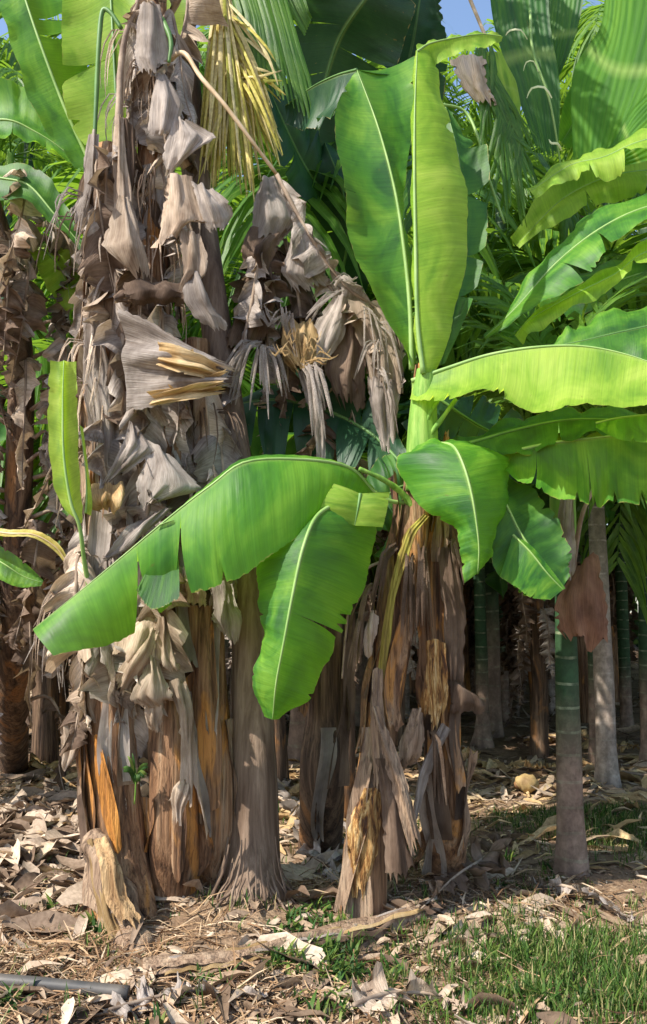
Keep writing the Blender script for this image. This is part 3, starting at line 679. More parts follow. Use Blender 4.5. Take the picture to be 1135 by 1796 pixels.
# green crown leaves
add_leaf(L1, [(215, 300, 4.75), (205, 180, 4.78), (198, 60, 4.82), (192, -60, 4.9), (190, -160, 5.0)],
    [(190, 310, 4.75), (118, 200, 4.7), (108, 90, 4.72), (112, -20, 4.8), (150, -150, 5.0)],
    [(235, 310, 4.78), (252, 220, 4.78), (252, 90, 4.8), (240, -20, 4.85), (210, -150, 5.0)], M_YOUNG, M_RIBD, .014, seed=21, tl=(.42,), gap=.03, flop=.05, bow=.06, wave=.01, label='bright upright leaf')
add_leaf(L2, [(262, 240, 4.95), (285, 130, 4.98), (300, 20, 5.0), (310, -90, 5.05)],
    [(258, 240, 4.95), (245, 140, 4.95), (250, 30, 4.98), (280, -90, 5.05)],
    [(268, 240, 4.95), (318, 150, 4.98), (335, 20, 5.0), (325, -90, 5.05)], M_YOUNG, M_RIBD, .012, seed=22, bow=.05, wave=.01)
add_leaf(L1, [(160, 290, 4.85), (110, 180, 4.82), (65, 60, 4.8), (25, -60, 4.85), (0, -120, 4.9)],
    [(140, 285, 4.8), (70, 190, 4.72), (28, 70, 4.7), (-10, -40, 4.75), (-30, -110, 4.85)],
    [(165, 285, 4.95), (165, 180, 5.0), (140, 60, 5.0), (95, -60, 5.05), (30, -130, 5.0)], M_LEAF, M_RIB, .013, seed=23, tr=(.3, .5, .56, .75), gap=.03, flop=.10, bow=.1, wave=.012)
# rolled young leaf standing beside the rags
add_leaf(L1, [(140, 925, 4.2), (124, 880, 4.17), (112, 800, 4.15), (110, 710, 4.15), (112, 632, 4.17)],
    [(134, 915, 4.20), (100, 870, 4.20), (86, 790, 4.20), (84, 700, 4.20), (88, 632, 4.2)],
    [(146, 915, 4.22), (142, 860, 4.22), (138, 790, 4.22), (136, 700, 4.20), (134, 634, 4.2)], M_YOUNG, M_RIB, .013,
    petiole=[(158, 1040, 4.35), (148, 985, 4.27)], seed=24, bow=.25, wave=.004, label='rolled upright young leaf')
add_leaf(L1, [(150, 900, 4.24), (152, 870, 4.22), (150, 820, 4.22), (140, 745, 4.2)],
    None, [(160, 905, 4.24), (162, 880, 4.24), (156, 830, 4.24), (146, 750, 4.21)], M_YOUNG, M_RIB, .006, seed=25, bow=.1)

# stump bulging at the foot
st = thing('banana_stump', 'short peeling tan stump leaning at the foot of the old clump', 'stump', onG(235, 1665))
sp = np.vstack([onG(245, 1668)+[0, 0, -.08], PP([(225, 1640, 4.22), (200, 1570, 4.25), (175, 1500, 4.3), (165, 1462, 4.36)])])
obj('stump_body', tube(sp, [.11, .10, .085, .072, .05], 22, 40, rough=.10, ridge=.05, seed=4), M_SHEATH, st)
obj('peeling_sheath', sheet([[(165, 1475, 4.27), (178, 1468, 4.26), (190, 1478, 4.27)], [(176, 1520, 4.18), (196, 1515, 4.15), (212, 1525, 4.17)], [(182, 1570, 4.165), (205, 1570, 4.13), (228, 1575, 4.15)], [(208, 1612, 4.13), (228, 1618, 4.10), (246, 1608, 4.12)]], 5, crump=.010, pleat=.006, jag=1.0, hard=.3), M_TAN, st)
obj('peeling_sheath', sheet([[(150, 1480, 4.3), (160, 1470, 4.26), (170, 1475, 4.26)], [(160, 1540, 4.24), (172, 1540, 4.2), (185, 1545, 4.2)], [(172, 1600, 4.2), (186, 1600, 4.15), (200, 1605, 4.15)], [(190, 1660, 4.15), (205, 1660, 4.1), (225, 1655, 4.1)]], 6, crump=.012, jag=1.5), M_STRAW, st)

# =================================================================== SMOOTH FLARED PALM TRUNK
pb = onG(443, 1600); tp = thing('palm_tree', 'palm with smooth grey brown trunk and flared rooted foot beside the old banana clump', 'palm tree', pb)
ppath = np.vstack([pb+[0, 0, -.08], PP([(446, 1480, 4.62), (446, 1350, 4.64), (441, 1200, 4.68), (434, 1020, 4.72), (412, 800, 4.82), (372, 520, 4.95), (338, 250, 5.05), (310, -100, 5.2)]), P(290, -450, 5.4)])
obj('trunk', tube(ppath, [.15, .128, .115, .104, .09, .088, .085, .082, .08, .075], 40, 140, rough=.012, seed=8, ridge=.008, flare=(.10, .26, 5)), M_BARK, tp)
ptop = ppath[-1]
for k in range(11):
    r_ = random.Random(70+k)
    obj('frond', frond_geo(arch(ptop, k*2.4+.4, r_.uniform(.0, 1.1), 2.4, r_.uniform(1.3, 2.0)), 46, .62, .045, .5, 600+k), M_PALMLEAF, tp)
rr = random.Random(9)
for k in range(26):   # fine roots running down the flared foot
    a = -3.3+k*.135+rr.uniform(-.09, .09); d = np.array([math.cos(a), math.sin(a), 0]); d2 = np.array([math.cos(a+rr.uniform(-.15, .15)), math.sin(a+rr.uniform(-.15, .15)), 0])
    h0 = rr.uniform(.05, .30); e = pb+d2*rr.uniform(.18, .30); e[2] = float(gh(e[0], e[1]))-.02
    b0 = pb+d*(.128+.0*h0)+np.array([.003*h0, 0, h0]); q_ = rr.uniform(.003, .0085)
    obj('root', tube([b0, pb+d*.150+np.array([0, 0, h0*.55]), pb+d2*.19+np.array([0, 0, h0*.18]), e], [q_*.5, q_, q_*1.15, q_*.7], 5, 9, rough=.15, seed=k), M_BARK, tp)

# =================================================================== YELLOWED HANGING FROND
yf = thing('palm_frond', 'yellowed dead palm frond hanging down above the rags', 'palm frond', P(400, 10, 5.0))
rach = PP([(392, -120, 5.05), (390, -30, 5.0), (398, 60, 4.97), (412, 130, 4.95), (425, 190, 4.95)])
rng = random.Random(5); it = []
ends = [(355, 322), (362, 300), (372, 330), (385, 318), (396, 305), (412, 318), (428, 335), (440, 350), (452, 320), (470, 290), (482, 270), (488, 290), (352, 280), (410, 270), (455, 235), (492, 170), (482, 120), (470, 200)]
for k in range(200):
    s_ = (k % 100)/99; y0 = -70+s_*230; x0 = 388+max(0, y0)*.16
    e = ends[rng.randrange(len(ends))] if s_ > .25 else ends[rng.randrange(9)]
    ex = e[0]+rng.uniform(-9, 9); ey = e[1]+rng.uniform(-50, 12)
    f1 = rng.uniform(.45, .75); dY = rng.uniform(-.10, .18)
    it.append([(x0, y0, 4.97), (x0*(1-f1*.7)+ex*f1*.7, y0*.66+ey*.34, 4.93+dY*.5), (x0*(1-f1)*.6+ex*(1-(1-f1)*.6), y0*.3+ey*.7, 4.93+dY), (ex, ey, 4.95+dY)])
strips(it, M_YELLOW, yf, 'leaflets', .010, 1)
obj('rachis', tube(rach, [.016, .013, .010, .006], 8, 20), M_RIBYEL, yf)
it = []
for k in range(16):
    x0 = 400+k*6; it.append([(x0, -40, 5.0), (x0+18+k, 20+k*4, 4.95), (x0+22+k*2, 80+k*4, 4.95), (x0+24+k*3.2, 120+k*7, 4.97)])
for k in range(7): it.append([(470+k*6, -60, 5.1), (490+k*6, -20, 5.05), (515+k*4, 20, 5.05), (535+k*2, 62-k*5, 5.08)])
strips(it, M_PALMLEAF, yf, 'leaflets', .020, 2)

# =================================================================== SAGGING DRY PLANT BETWEEN THE CLUMPS
mb = onG(560, 1500)
M_, pathM = stem_thing('dead banana plant with knotted drooping rags between the two clumps', (560, 1490),
    [(566, 1380, 5.2), (572, 1250, 5.2), (575, 1100, 5.2), (570, 900, 5.2), (560, 700, 5.2), (540, 560, 5.15), (500, 440, 5.1)], [.13, .125, .12, .115, .11, .10, .085, .05], M_STEMD, 14, 6)
MR = [
 (M_DRY, [[(455, 315, 4.9), (470, 308, 4.88), (488, 310, 4.9)], [(445, 345, 4.86), (475, 345, 4.8), (508, 348, 4.86)], [(442, 380, 4.84), (480, 378, 4.78), (522, 385, 4.84)], [(440, 408, 4.86), (465, 412, 4.82), (515, 400, 4.86)]]),
 (M_DRYD, [[(440, 400, 4.86), (475, 405, 4.84), (520, 395, 4.88)], [(425, 425, 4.82), (455, 428, 4.76), (490, 425, 4.84)], [(422, 448, 4.82), (452, 445, 4.76), (480, 450, 4.84)], [(440, 480, 4.84), (460, 480, 4.82), (475, 478, 4.86)]]),
 (M_DRYD, [[(440, 470, 4.86), (458, 468, 4.84), (478, 470, 4.86)], [(425, 520, 4.84), (455, 520, 4.8), (482, 525, 4.84)], [(408, 570, 4.84), (440, 570, 4.8), (470, 575, 4.84)], [(395, 600, 4.84), (425, 608, 4.82), (460, 600, 4.84)]]),
 (M_DRY, [[(512, 395, 4.85), (525, 390, 4.83), (540, 398, 4.85)], [(505, 440, 4.82), (528, 435, 4.78), (552, 445, 4.83)], [(492, 475, 4.82), (520, 480, 4.78), (570, 480, 4.83)], [(510, 505, 4.83), (535, 500, 4.8), (582, 495, 4.84)]]),
 (M_DRY, [[(585, 520, 4.82), (600, 515, 4.8), (618, 535, 4.82)], [(560, 560, 4.8), (588, 555, 4.76), (612, 560, 4.8)], [(545, 600, 4.8), (572, 600, 4.76), (598, 595, 4.8)], [(540, 640, 4.8), (560, 640, 4.78), (580, 625, 4.8)]]),
 (M_STRAW, [[(500, 560, 4.8), (525, 565, 4.78), (548, 560, 4.8)], [(490, 590, 4.77), (520, 595, 4.72), (560, 590, 4.76)], [(492, 620, 4.77), (525, 625, 4.72), (562, 615, 4.77)], [(505, 645, 4.78), (535, 645, 4.76), (552, 640, 4.79)]]),
 (M_DRYD, [[(590, 545, 4.84), (612, 560, 4.83), (640, 590, 4.85)], [(580, 600, 4.82), (612, 610, 4.8), (640, 640, 4.84)], [(570, 650, 4.82), (605, 660, 4.8), (640, 690, 4.84)], [(590, 700, 4.84), (610, 700, 4.82), (640, 715, 4.86)]]),
 (M_DRYC, [[(610, 525, 4.8), (640, 530, 4.78), (665, 545, 4.8)], [(615, 570, 4.78), (650, 565, 4.74), (690, 580, 4.78)], [(640, 620, 4.78), (672, 620, 4.75), (705, 630, 4.78)], [(650, 665, 4.79), (675, 670, 4.77), (708, 680, 4.8)]]),
 (M_DRY, [[(645, 660, 4.79), (672, 665, 4.77), (705, 670, 4.79)], [(648, 700, 4.77), (675, 705, 4.74), (700, 710, 4.77)], [(655, 740, 4.77), (678, 745, 4.75), (700, 750, 4.77)], [(668, 780, 4.78), (680, 790, 4.77), (700, 795, 4.78)]]),
 (M_DRY, [[(520, 650, 4.77), (530, 648, 4.76), (542, 652, 4.77)], [(532, 690, 4.74), (545, 690, 4.72), (556, 690, 4.75)], [(548, 740, 4.74), (558, 738, 4.72), (568, 740, 4.75)], [(558, 795, 4.75), (562, 800, 4.74), (568, 798, 4.75)]]),
]
for i, (m, rows) in enumerate(MR): obj('dry_leaf', sheet(rows, 300+i, 22, 22, crump=.014, pleat=.006, jag=2.2, fr=(5, 7)), m, M_)
rng = random.Random(91)
for pts, wd, m in (([(485, 305, 4.85), (520, 372, 4.82), (560, 440, 4.8), (610, 505, 4.8), (660, 540, 4.8), (698, 590, 4.8), (706, 690, 4.8)], .15, M_DRY),
                   ([(455, 420, 4.84), (450, 480, 4.8), (440, 540, 4.78), (425, 600, 4.78), (405, 660, 4.8)], .14, M_DRY),
                   ([(560, 470, 4.9), (600, 540, 4.85), (640, 600, 4.83), (665, 680, 4.83), (680, 770, 4.83)], .15, M_DRYC),
                   ([(500, 420, 4.95), (520, 500, 4.9), (530, 580, 4.9), (540, 640, 4.9)], .15, M_DRYD),
                   ([(590, 530, 4.95), (600, 600, 4.9), (610, 680, 4.9), (625, 750, 4.9)], .14, M_DRYD)):
    rb = PP(pts); lf = obj('dry_leaf', shredded(rng, rb, wd, np.array([.8, -.5, 0]), .20, 1.3, 1.0), m, M_)
    obj('midrib', tube(rb, [.013, .011, .009, .005], 6, 24), M_RIBDRY, lf)
rng = random.Random(31)
for k in range(18):
    f = rng.uniform(.62, .99); p = cr(pathM, f)[()]; a = rng.uniform(-2.9, -.2)
    dead_leaf(M_, rng, p, (math.cos(a), math.sin(a), 0), rng.uniform(.35, .8), rng.uniform(.09, .15), rng.choice([M_DRY, M_DRYD, M_DRYD, M_DRYC]), M_RIBDRY, reach=rng.uniform(.12, .3))
def fringe(th, specs, mat, w, seed, Y, spread=30):
    rng = random.Random(seed)
    for (x0, y0, x1, y1, n) in specs:
        it = []
        for k in range(n):
            ex = x1+rng.uniform(-spread, spread); ey = y1+rng.uniform(-spread, spread)*1.2; y = Y+rng.uniform(-.08, .06)
            it.append([(x0+rng.uniform(-8, 8), y0+rng.uniform(-8, 8), y), (x0*.55+ex*.45, min(y0, ey)-rng.uniform(-4, 14)+abs(ey-y0)*.2, y-.04), (x0*.2+ex*.8, y0*.35+ey*.65, y-.05), (ex, ey, y-.03)])
        strips(it, mat, th, 'dry_fibres', w, seed+n)
fringe(M_, [(455, 600, 400, 680, 9), (460, 610, 450, 700, 8), (470, 610, 500, 690, 7), (520, 620, 480, 560, 7)], M_DRY, .008, 3, 4.72)
fringe(M_, [(530, 640, 505, 585, 8), (530, 640, 550, 590, 7), (525, 645, 480, 615, 6), (535, 640, 580, 625, 5)], M_STRAW, .005, 4, 4.70, 14)
fringe(M_, [(535, 640, 560, 760, 9), (545, 640, 575, 720, 6)], M_DRY, .008, 5, 4.70, 12)
fringe(M_, [(640, 545, 660, 600, 6), (670, 570, 690, 640, 7), (660, 600, 640, 660, 5), (665, 650, 690, 730, 6)], M_DRY, .005, 6, 4.70, 26)
fringe(M_, [(600, 515, 545, 560, 6), (585, 500, 620, 490, 6)], M_DRY, .007, 7, 4.70, 10)

# =================================================================== YOUNG GREEN PLANT OF THE SECOND CLUMP
R1, pathR = stem_thing('banana plant with two upright bright leaves and broad drooping leaves', (636, 1612),
    [(640, 1500, 4.42), (655, 1380, 4.44), (672, 1250, 4.48), (690, 1120, 4.5), (712, 1000, 4.5), (730, 900, 4.5), (738, 800, 4.5), (742, 700, 4.5), (745, 640, 4.5)],
    [.12, .115, .10, .085, .085, .088, .085, .08, .07, .06, .045], M_STEM, 17, 9)
R2, pathR2 = stem_thing('ragged brown banana stem with torn sheaths standing behind the bright leaved plant', (778, 1560),
    [(780, 1450, 4.62), (775, 1300, 4.62), (768, 1150, 4.6), (762, 1020, 4.6), (758, 920, 4.6), (752, 830, 4.62)], [.105, .09, .092, .095, .10, .10, .08], M_STEM, 19, 14)
obj('stem_top', tube(PP([(742, 860, 4.42), (741, 780, 4.42), (743, 710, 4.43), (748, 650, 4.44)]), [.085, .078, .066, .050], 20, 30, ridge=.03, seed=2), M_GREENSTEM, R1)
obj('leaf_sheath', sheet([[(640, 1385, 4.33), (655, 1380, 4.30), (668, 1390, 4.33)], [(612, 1450, 4.31), (635, 1445, 4.27), (665, 1460, 4.31)], [(605, 1500, 4.30), (632, 1500, 4.26), (662, 1510, 4.30)], [(612, 1550, 4.30), (632, 1560, 4.27), (652, 1550, 4.30)]], 7, crump=.012, pleat=.004, jag=1.5), M_MULCHY, R1, label='rotted cream and orange patch low on the stem')
obj('leaf_sheath', sheet([[(748, 1125, 4.45), (765, 1120, 4.43), (780, 1130, 4.45)], [(746, 1170, 4.44), (765, 1170, 4.41), (782, 1180, 4.44)], [(745, 1215, 4.44), (765, 1215, 4.41), (785, 1220, 4.44)], [(744, 1260, 4.45), (762, 1265, 4.43), (780, 1255, 4.45)]], 8, crump=.010, jag=1.5), M_MULCHY, R2)
RR = [
 (R1, M_YELLOWPET, [[(740, 905, 4.40), (746, 903, 4.39), (754, 907, 4.40)], [(712, 935, 4.37), (720, 933, 4.355), (730, 937, 4.37)], [(695, 985, 4.36), (704, 983, 4.345), (714, 988, 4.36)], [(680, 1045, 4.36), (688, 1045, 4.345), (696, 1045, 4.36)], [(670, 1110, 4.36), (678, 1108, 4.345), (688, 1112, 4.36)], [(663, 1180, 4.36), (670, 1184, 4.35), (676, 1178, 4.36)]]),
 (R1, M_SHEATH, [[(655, 1175, 4.33), (662, 1170, 4.32), (670, 1175, 4.33)], [(648, 1240, 4.31), (660, 1240, 4.29), (672, 1240, 4.31)], [(650, 1310, 4.31), (664, 1310, 4.29), (680, 1310, 4.31)], [(655, 1370, 4.31), (672, 1385, 4.29), (692, 1380, 4.31)]]),
 (R1, M_SHEATH, [[(652, 1240, 4.27), (658, 1238, 4.26), (664, 1242, 4.27)], [(668, 1310, 4.24), (678, 1305, 4.22), (690, 1305, 4.24)], [(692, 1390, 4.22), (705, 1385, 4.20), (718, 1385, 4.22)], [(715, 1480, 4.2), (728, 1475, 4.19), (742, 1478, 4.21)]]),
 (R1, M_DRYD, [[(660, 1330, 4.27), (672, 1330, 4.25), (685, 1335, 4.27)], [(668, 1400, 4.24), (688, 1405, 4.2), (708, 1410, 4.24)], [(672, 1470, 4.22), (695, 1475, 4.18), (715, 1480, 4.22)], [(678, 1540, 4.2), (700, 1535, 4.17), (728, 1520, 4.21)]]),
 (R2, M_DRY, [[(790, 1280, 4.44), (782, 1272, 4.43), (776, 1268, 4.44)], [(770, 1320, 4.42), (762, 1315, 4.40), (752, 1312, 4.42)], [(750, 1370, 4.4), (742, 1365, 4.38), (732, 1360, 4.4)], [(735, 1430, 4.38), (730, 1435, 4.37), (722, 1428, 4.38)]]),
 (R2, M_SHEATH, [[(742, 1250, 4.42), (735, 1240, 4.40), (722, 1245, 4.42)], [(745, 1290, 4.4), (725, 1285, 4.36), (705, 1290, 4.4)], [(738, 1320, 4.4), (718, 1325, 4.36), (698, 1325, 4.4)], [(725, 1340, 4.41), (710, 1345, 4.39), (695, 1342, 4.41)]]),
 (R2, M_DRYD, [[(768, 960, 4.48), (785, 960, 4.47), (795, 965, 4.5)], [(772, 1020, 4.46), (792, 1020, 4.44), (810, 1030, 4.48)], [(778, 1080, 4.46), (796, 1080, 4.44), (816, 1085, 4.48)], [(782, 1180, 4.46), (796, 1180, 4.45), (812, 1175, 4.48)]]),
 (R2, M_DRYD, [[(782, 1190, 4.5), (800, 1195, 4.48), (815, 1210, 4.5)], [(790, 1205, 4.48), (815, 1210, 4.46), (840, 1225, 4.5)], [(792, 1225, 4.48), (820, 1230, 4.46), (850, 1240, 4.5)], [(788, 1250, 4.49), (812, 1248, 4.48), (848, 1252, 4.5)]]),
 (R1, M_DRYC, [[(648, 1080, 4.38), (655, 1070, 4.36), (662, 1082, 4.38)], [(640, 1110, 4.36), (650, 1108, 4.34), (660, 1112, 4.36)], [(638, 1135, 4.36), (646, 1135, 4.34), (655, 1135, 4.36)], [(640, 1148, 4.36), (646, 1155, 4.35), (652, 1148, 4.36)]]),
]
for i, (th, m, rows) in enumerate(RR): obj('leaf_sheath', sheet(rows, 500+i, 24, 16, crump=.007, pleat=.004, jag=1.2), m, th)
fringe(R1, [(640, 1080, 620, 1180, 8), (650, 1030, 625, 1100, 6), (690, 960, 660, 1060, 8)], M_DRYD, .007, 9, 4.40, 14)
fringe(R2, [(790, 950, 800, 1010, 12), (740, 960, 745, 1100, 10), (720, 970, 715, 1120, 8), (760, 1280, 770, 1400, 8)], M_DRYD, .007, 10, 4.43, 14)
rod(R1, [(668, 985, 4.40), (640, 1000, 4.36), (616, 1040, 4.35), (606, 1120, 4.36), (600, 1190, 4.38)], [.008, .007, .006, .004], M_RIBDRY)

# the leaves, traced
add_leaf(R1, [(722, 648, 4.46), (719, 540, 4.48), (708, 430, 4.5), (692, 330, 4.53), (663, 222, 4.58), (626, 122, 4.66)],
    [(718, 640, 4.45), (672, 550, 4.42), (616, 440, 4.42), (602, 320, 4.46), (588, 200, 4.54), (620, 124, 4.66)],
    [(726, 640, 4.48), (726, 540, 4.52), (717, 430, 4.56), (707, 330, 4.6), (728, 215, 4.66), (729, 96, 4.76)],
    M_LEAF, M_RIB, .014, seed=41, n=80, m=10, tl=(.58,), gap=.006, flop=.02, bow=.12, wave=.014, label='upright broad leaf with its rib in full view')
add_leaf(R1, [(626, 122, 4.66), (590, 132, 4.78), (548, 152, 4.92), (500, 185, 5.08)],
    [(590, 200, 4.62), (560, 215, 4.78), (530, 225, 4.95), (495, 215, 5.1)],
    [(728, 96, 4.76), (660, 118, 4.98), (600, 140, 5.1), (510, 170, 5.15)],
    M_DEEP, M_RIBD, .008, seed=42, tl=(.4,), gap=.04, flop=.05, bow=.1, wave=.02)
add_leaf(R1, [(742, 655, 4.38), (732, 560, 4.37), (729, 430, 4.37), (727, 300, 4.38), (728, 180, 4.40), (732, 88, 4.44)],
    [(736, 655, 4.40), (727, 560, 4.42), (725, 430, 4.44), (724, 300, 4.45), (725, 180, 4.46), (729, 90, 4.47)],
    [(768, 650, 4.42), (796, 560, 4.46), (822, 420, 4.50), (812, 300, 4.50), (782, 190, 4.50), (760, 95, 4.52)],
    M_YOUNG, M_RIB, .013, seed=43, n=80, m=10, bow=-.14, wave=.012, label='narrow upright leaf folded along its rib')
add_leaf(R1, [(732, 90, 4.44), (755, 76, 4.46), (800, 66, 4.5), (845, 60, 4.55), (882, 64, 4.6)],
    [(730, 80, 4.47), (756, 72, 4.52), (800, 62, 4.56), (845, 56, 4.58), (880, 60, 4.6)],
    [(745, 140, 4.47), (768, 112, 4.48), (810, 92, 4.48), (850, 84, 4.52), (880, 72, 4.6)], M_YOUNG, M_RIB, .007, seed=44, bow=.1, wave=.008)
# horizontal bright leaf
add_leaf(R1, [(722, 668, 4.44), (790, 644, 4.38), (860, 622, 4.34), (940, 609, 4.28), (1020, 607, 4.22), (1100, 622, 4.15), (1190, 654, 4.05)],
    [(722, 668, 4.6), (780, 650, 4.62), (850, 632, 4.60), (930, 618, 4.52), (1010, 616, 4.5), (1095, 632, 4.42), (1190, 662, 4.3)],
    [(718, 700, 4.38), (775, 705, 4.2), (848, 682, 4.08), (925, 722, 3.98), (1005, 712, 3.92), (1090, 714, 3.88), (1190, 700, 3.86)],
    M_YOUNG, M_RIB, .012, seed=45, n=90, m=10, bow=.12, wave=.008, label='wide pale leaf reaching out sideways')
add_leaf(R1, [(765, 790, 4.5), (830, 775, 4.5), (900, 755, 4.45), (980, 738, 4.4), (1060, 735, 4.35), (1180, 745, 4.3)],
    [(765, 780, 4.6), (830, 758, 4.6), (900, 730, 4.6), (980, 712, 4.55), (1060, 712, 4.5), (1180, 725, 4.45)],
    [(770, 800, 4.45), (840, 800, 4.4), (910, 790, 4.35), (980, 775, 4.3), (1060, 765, 4.25), (1180, 770, 4.2)],
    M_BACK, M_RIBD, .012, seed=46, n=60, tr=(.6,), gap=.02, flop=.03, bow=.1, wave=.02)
add_leaf(R1, [(850, 800, 4.52), (905, 790, 4.42), (960, 778, 4.36), (1020, 770, 4.3), (1080, 764, 4.24), (1180, 758, 4.2)],
    [(860, 790, 4.6), (905, 775, 4.6), (960, 764, 4.55), (1020, 758, 4.5), (1080, 752, 4.42), (1180, 748, 4.35)],
    [(870, 815, 4.48), (905, 842, 4.32), (958, 864, 4.22), (1030, 884, 4.16), (1085, 880, 4.1), (1190, 876, 4.04)],
    M_LEAF, M_RIB, .011, seed=47, n=80, m=10, tr=(.33, .62), gap=.012, flop=.02, bow=.14, wave=.022)
add_leaf(R1, [(1045, 742, 4.15), (1090, 732, 4.1), (1180, 722, 4.0)], None, [(1045, 750, 4.12), (1090, 772, 4.0), (1180, 778, 3.9)], M_LEAF, M_RIB, .006, seed=48, bow=.1)
# drooping front leaf
add_leaf(R1, [(775, 778, 4.28), (797, 785, 4.18), (815, 822, 4.10), (828, 870, 4.06), (836, 920, 4.05), (840, 962, 4.06), (838, 1005, 4.08)],
    [(762, 772, 4.34), (718, 788, 4.32), (695, 820, 4.30), (738, 888, 4.22), (800, 932, 4.14), (806, 972, 4.11), (814, 1022, 4.09)],
    [(790, 776, 4.32), (850, 784, 4.40), (893, 812, 4.44), (893, 865, 4.42), (880, 918, 4.34), (858, 975, 4.24), (842, 1008, 4.11)],
    M_LEAF, M_RIB, .012, petiole=[(742, 800, 4.46), (758, 782, 4.38)], seed=49, n=80, m=10, bow=.08, wave=.014, label='drooping folded leaf in front of the stem')
add_leaf(R1, [(850, 835, 4.4), (885, 880, 4.34), (915, 938, 4.28), (950, 985, 4.25), (988, 1030, 4.24)],
    [(880, 830, 4.5), (930, 855, 4.42), (972, 900, 4.36), (1000, 960, 4.30), (1000, 1010, 4.26)],
    [(845, 850, 4.36), (862, 915, 4.28), (862, 985, 4.22), (905, 1035, 4.18), (955, 1055, 4.2)],
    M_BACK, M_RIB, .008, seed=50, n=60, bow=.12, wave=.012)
add_leaf(R1, [(900, 938, 4.26), (930, 968, 4.22), (960, 1005, 4.20), (988, 1034, 4.2)],
    [(900, 936, 4.28), (935, 960, 4.25), (968, 1000, 4.22), (992, 1032, 4.2)],
    [(876, 1012, 4.18), (905, 1030, 4.15), (930, 1048, 4.14), (965, 1052, 4.16)],
    M_LEAF, M_RIB, .006, seed=51, bow=.06)  # brighter strip of the same leaf, light on the fold put into its green
# long leaf reaching over the old clump
add_leaf(R1, [(655, 862, 4.4), (612, 820, 4.28), (530, 806, 4.12), (432, 810, 4.02), (372, 850, 3.98), (300, 905, 3.94), (180, 1005, 3.9), (58, 1104, 3.88)],
    [(660, 868, 4.6), (612, 832, 4.6), (530, 818, 4.52), (440, 818, 4.44), (385, 862, 4.36), (312, 920, 4.26), (190, 1018, 4.10), (62, 1106, 3.92)],
    [(640, 890, 4.3), (606, 880, 4.16), (545, 922, 3.98), (452, 982, 3.84), (372, 1020, 3.80), (300, 1055, 3.88), (208, 1122, 3.86), (84, 1142, 3.74)],
    M_LEAF, M_RIB, .012, petiole=[(735, 880, 4.5), (690, 880, 4.44)], seed=52, n=120, m=12, tr=(.685, .79), gap=.034, flop=.10, bow=.09, wave=.014, label='long leaf arching over the old stems')
add_leaf(R1, [(282, 920, 3.92), (295, 915, 3.92), (306, 912, 3.92)], None, [(238, 1038, 3.86), (268, 1070, 3.84), (315, 1050, 3.86)], M_BACK, M_RIB, .003, seed=53, bow=.1)  # dark fold of the long leaf, its shade put into the colour
# second drooping leaf with the sunlit fold
add_leaf(R1, [(598, 878, 4.18), (556, 905, 4.04), (532, 960, 3.94), (514, 1040, 3.90), (497, 1130, 3.88), (484, 1200, 3.90), (478, 1262, 3.95)],
    [(580, 885, 4.2), (515, 930, 4.12), (456, 990, 4.08), (458, 1050, 4.04), (466, 1110, 4.0), (450, 1185, 4.0), (466, 1256, 4.0)],
    [(605, 884, 4.28), (655, 915, 4.30), (648, 1000, 4.28), (612, 1085, 4.2), (580, 1165, 4.14), (552, 1225, 4.08), (500, 1262, 4.0)],
    M_LEAF, M_RIB, .011, seed=54, n=90, m=10, tr=(.56,), gap=.008, flop=.03, bow=.07, wave=.010, label='hanging leaf with a torn browned tip')
add_leaf(R1, [(632, 866, 4.16), (628, 890, 4.14), (622, 922, 4.14)], [(585, 848, 4.14), (566, 880, 4.10), (560, 902, 4.10)], [(684, 864, 4.18), (680, 892, 4.16), (672, 925, 4.16)], M_YOUNG, M_RIBD, .009, seed=55, bow=.06, label='small sunlit folded leaf base')
for pts in ([(740, 880, 4.46), (745, 820, 4.42), (752, 770, 4.38), (775, 735, 4.36), (800, 700, 4.36)], [(735, 900, 4.46), (738, 830, 4.42), (742, 760, 4.38), (752, 730, 4.37), (770, 700, 4.4)],
            [(732, 900, 4.45), (705, 865, 4.42), (670, 840, 4.35), (630, 822, 4.3)], [(740, 900, 4.46), (790, 830, 4.5), (850, 808, 4.5)]):
    rod(R1, pts, [.020, .017, .013, .010], M_GREENSTEM)
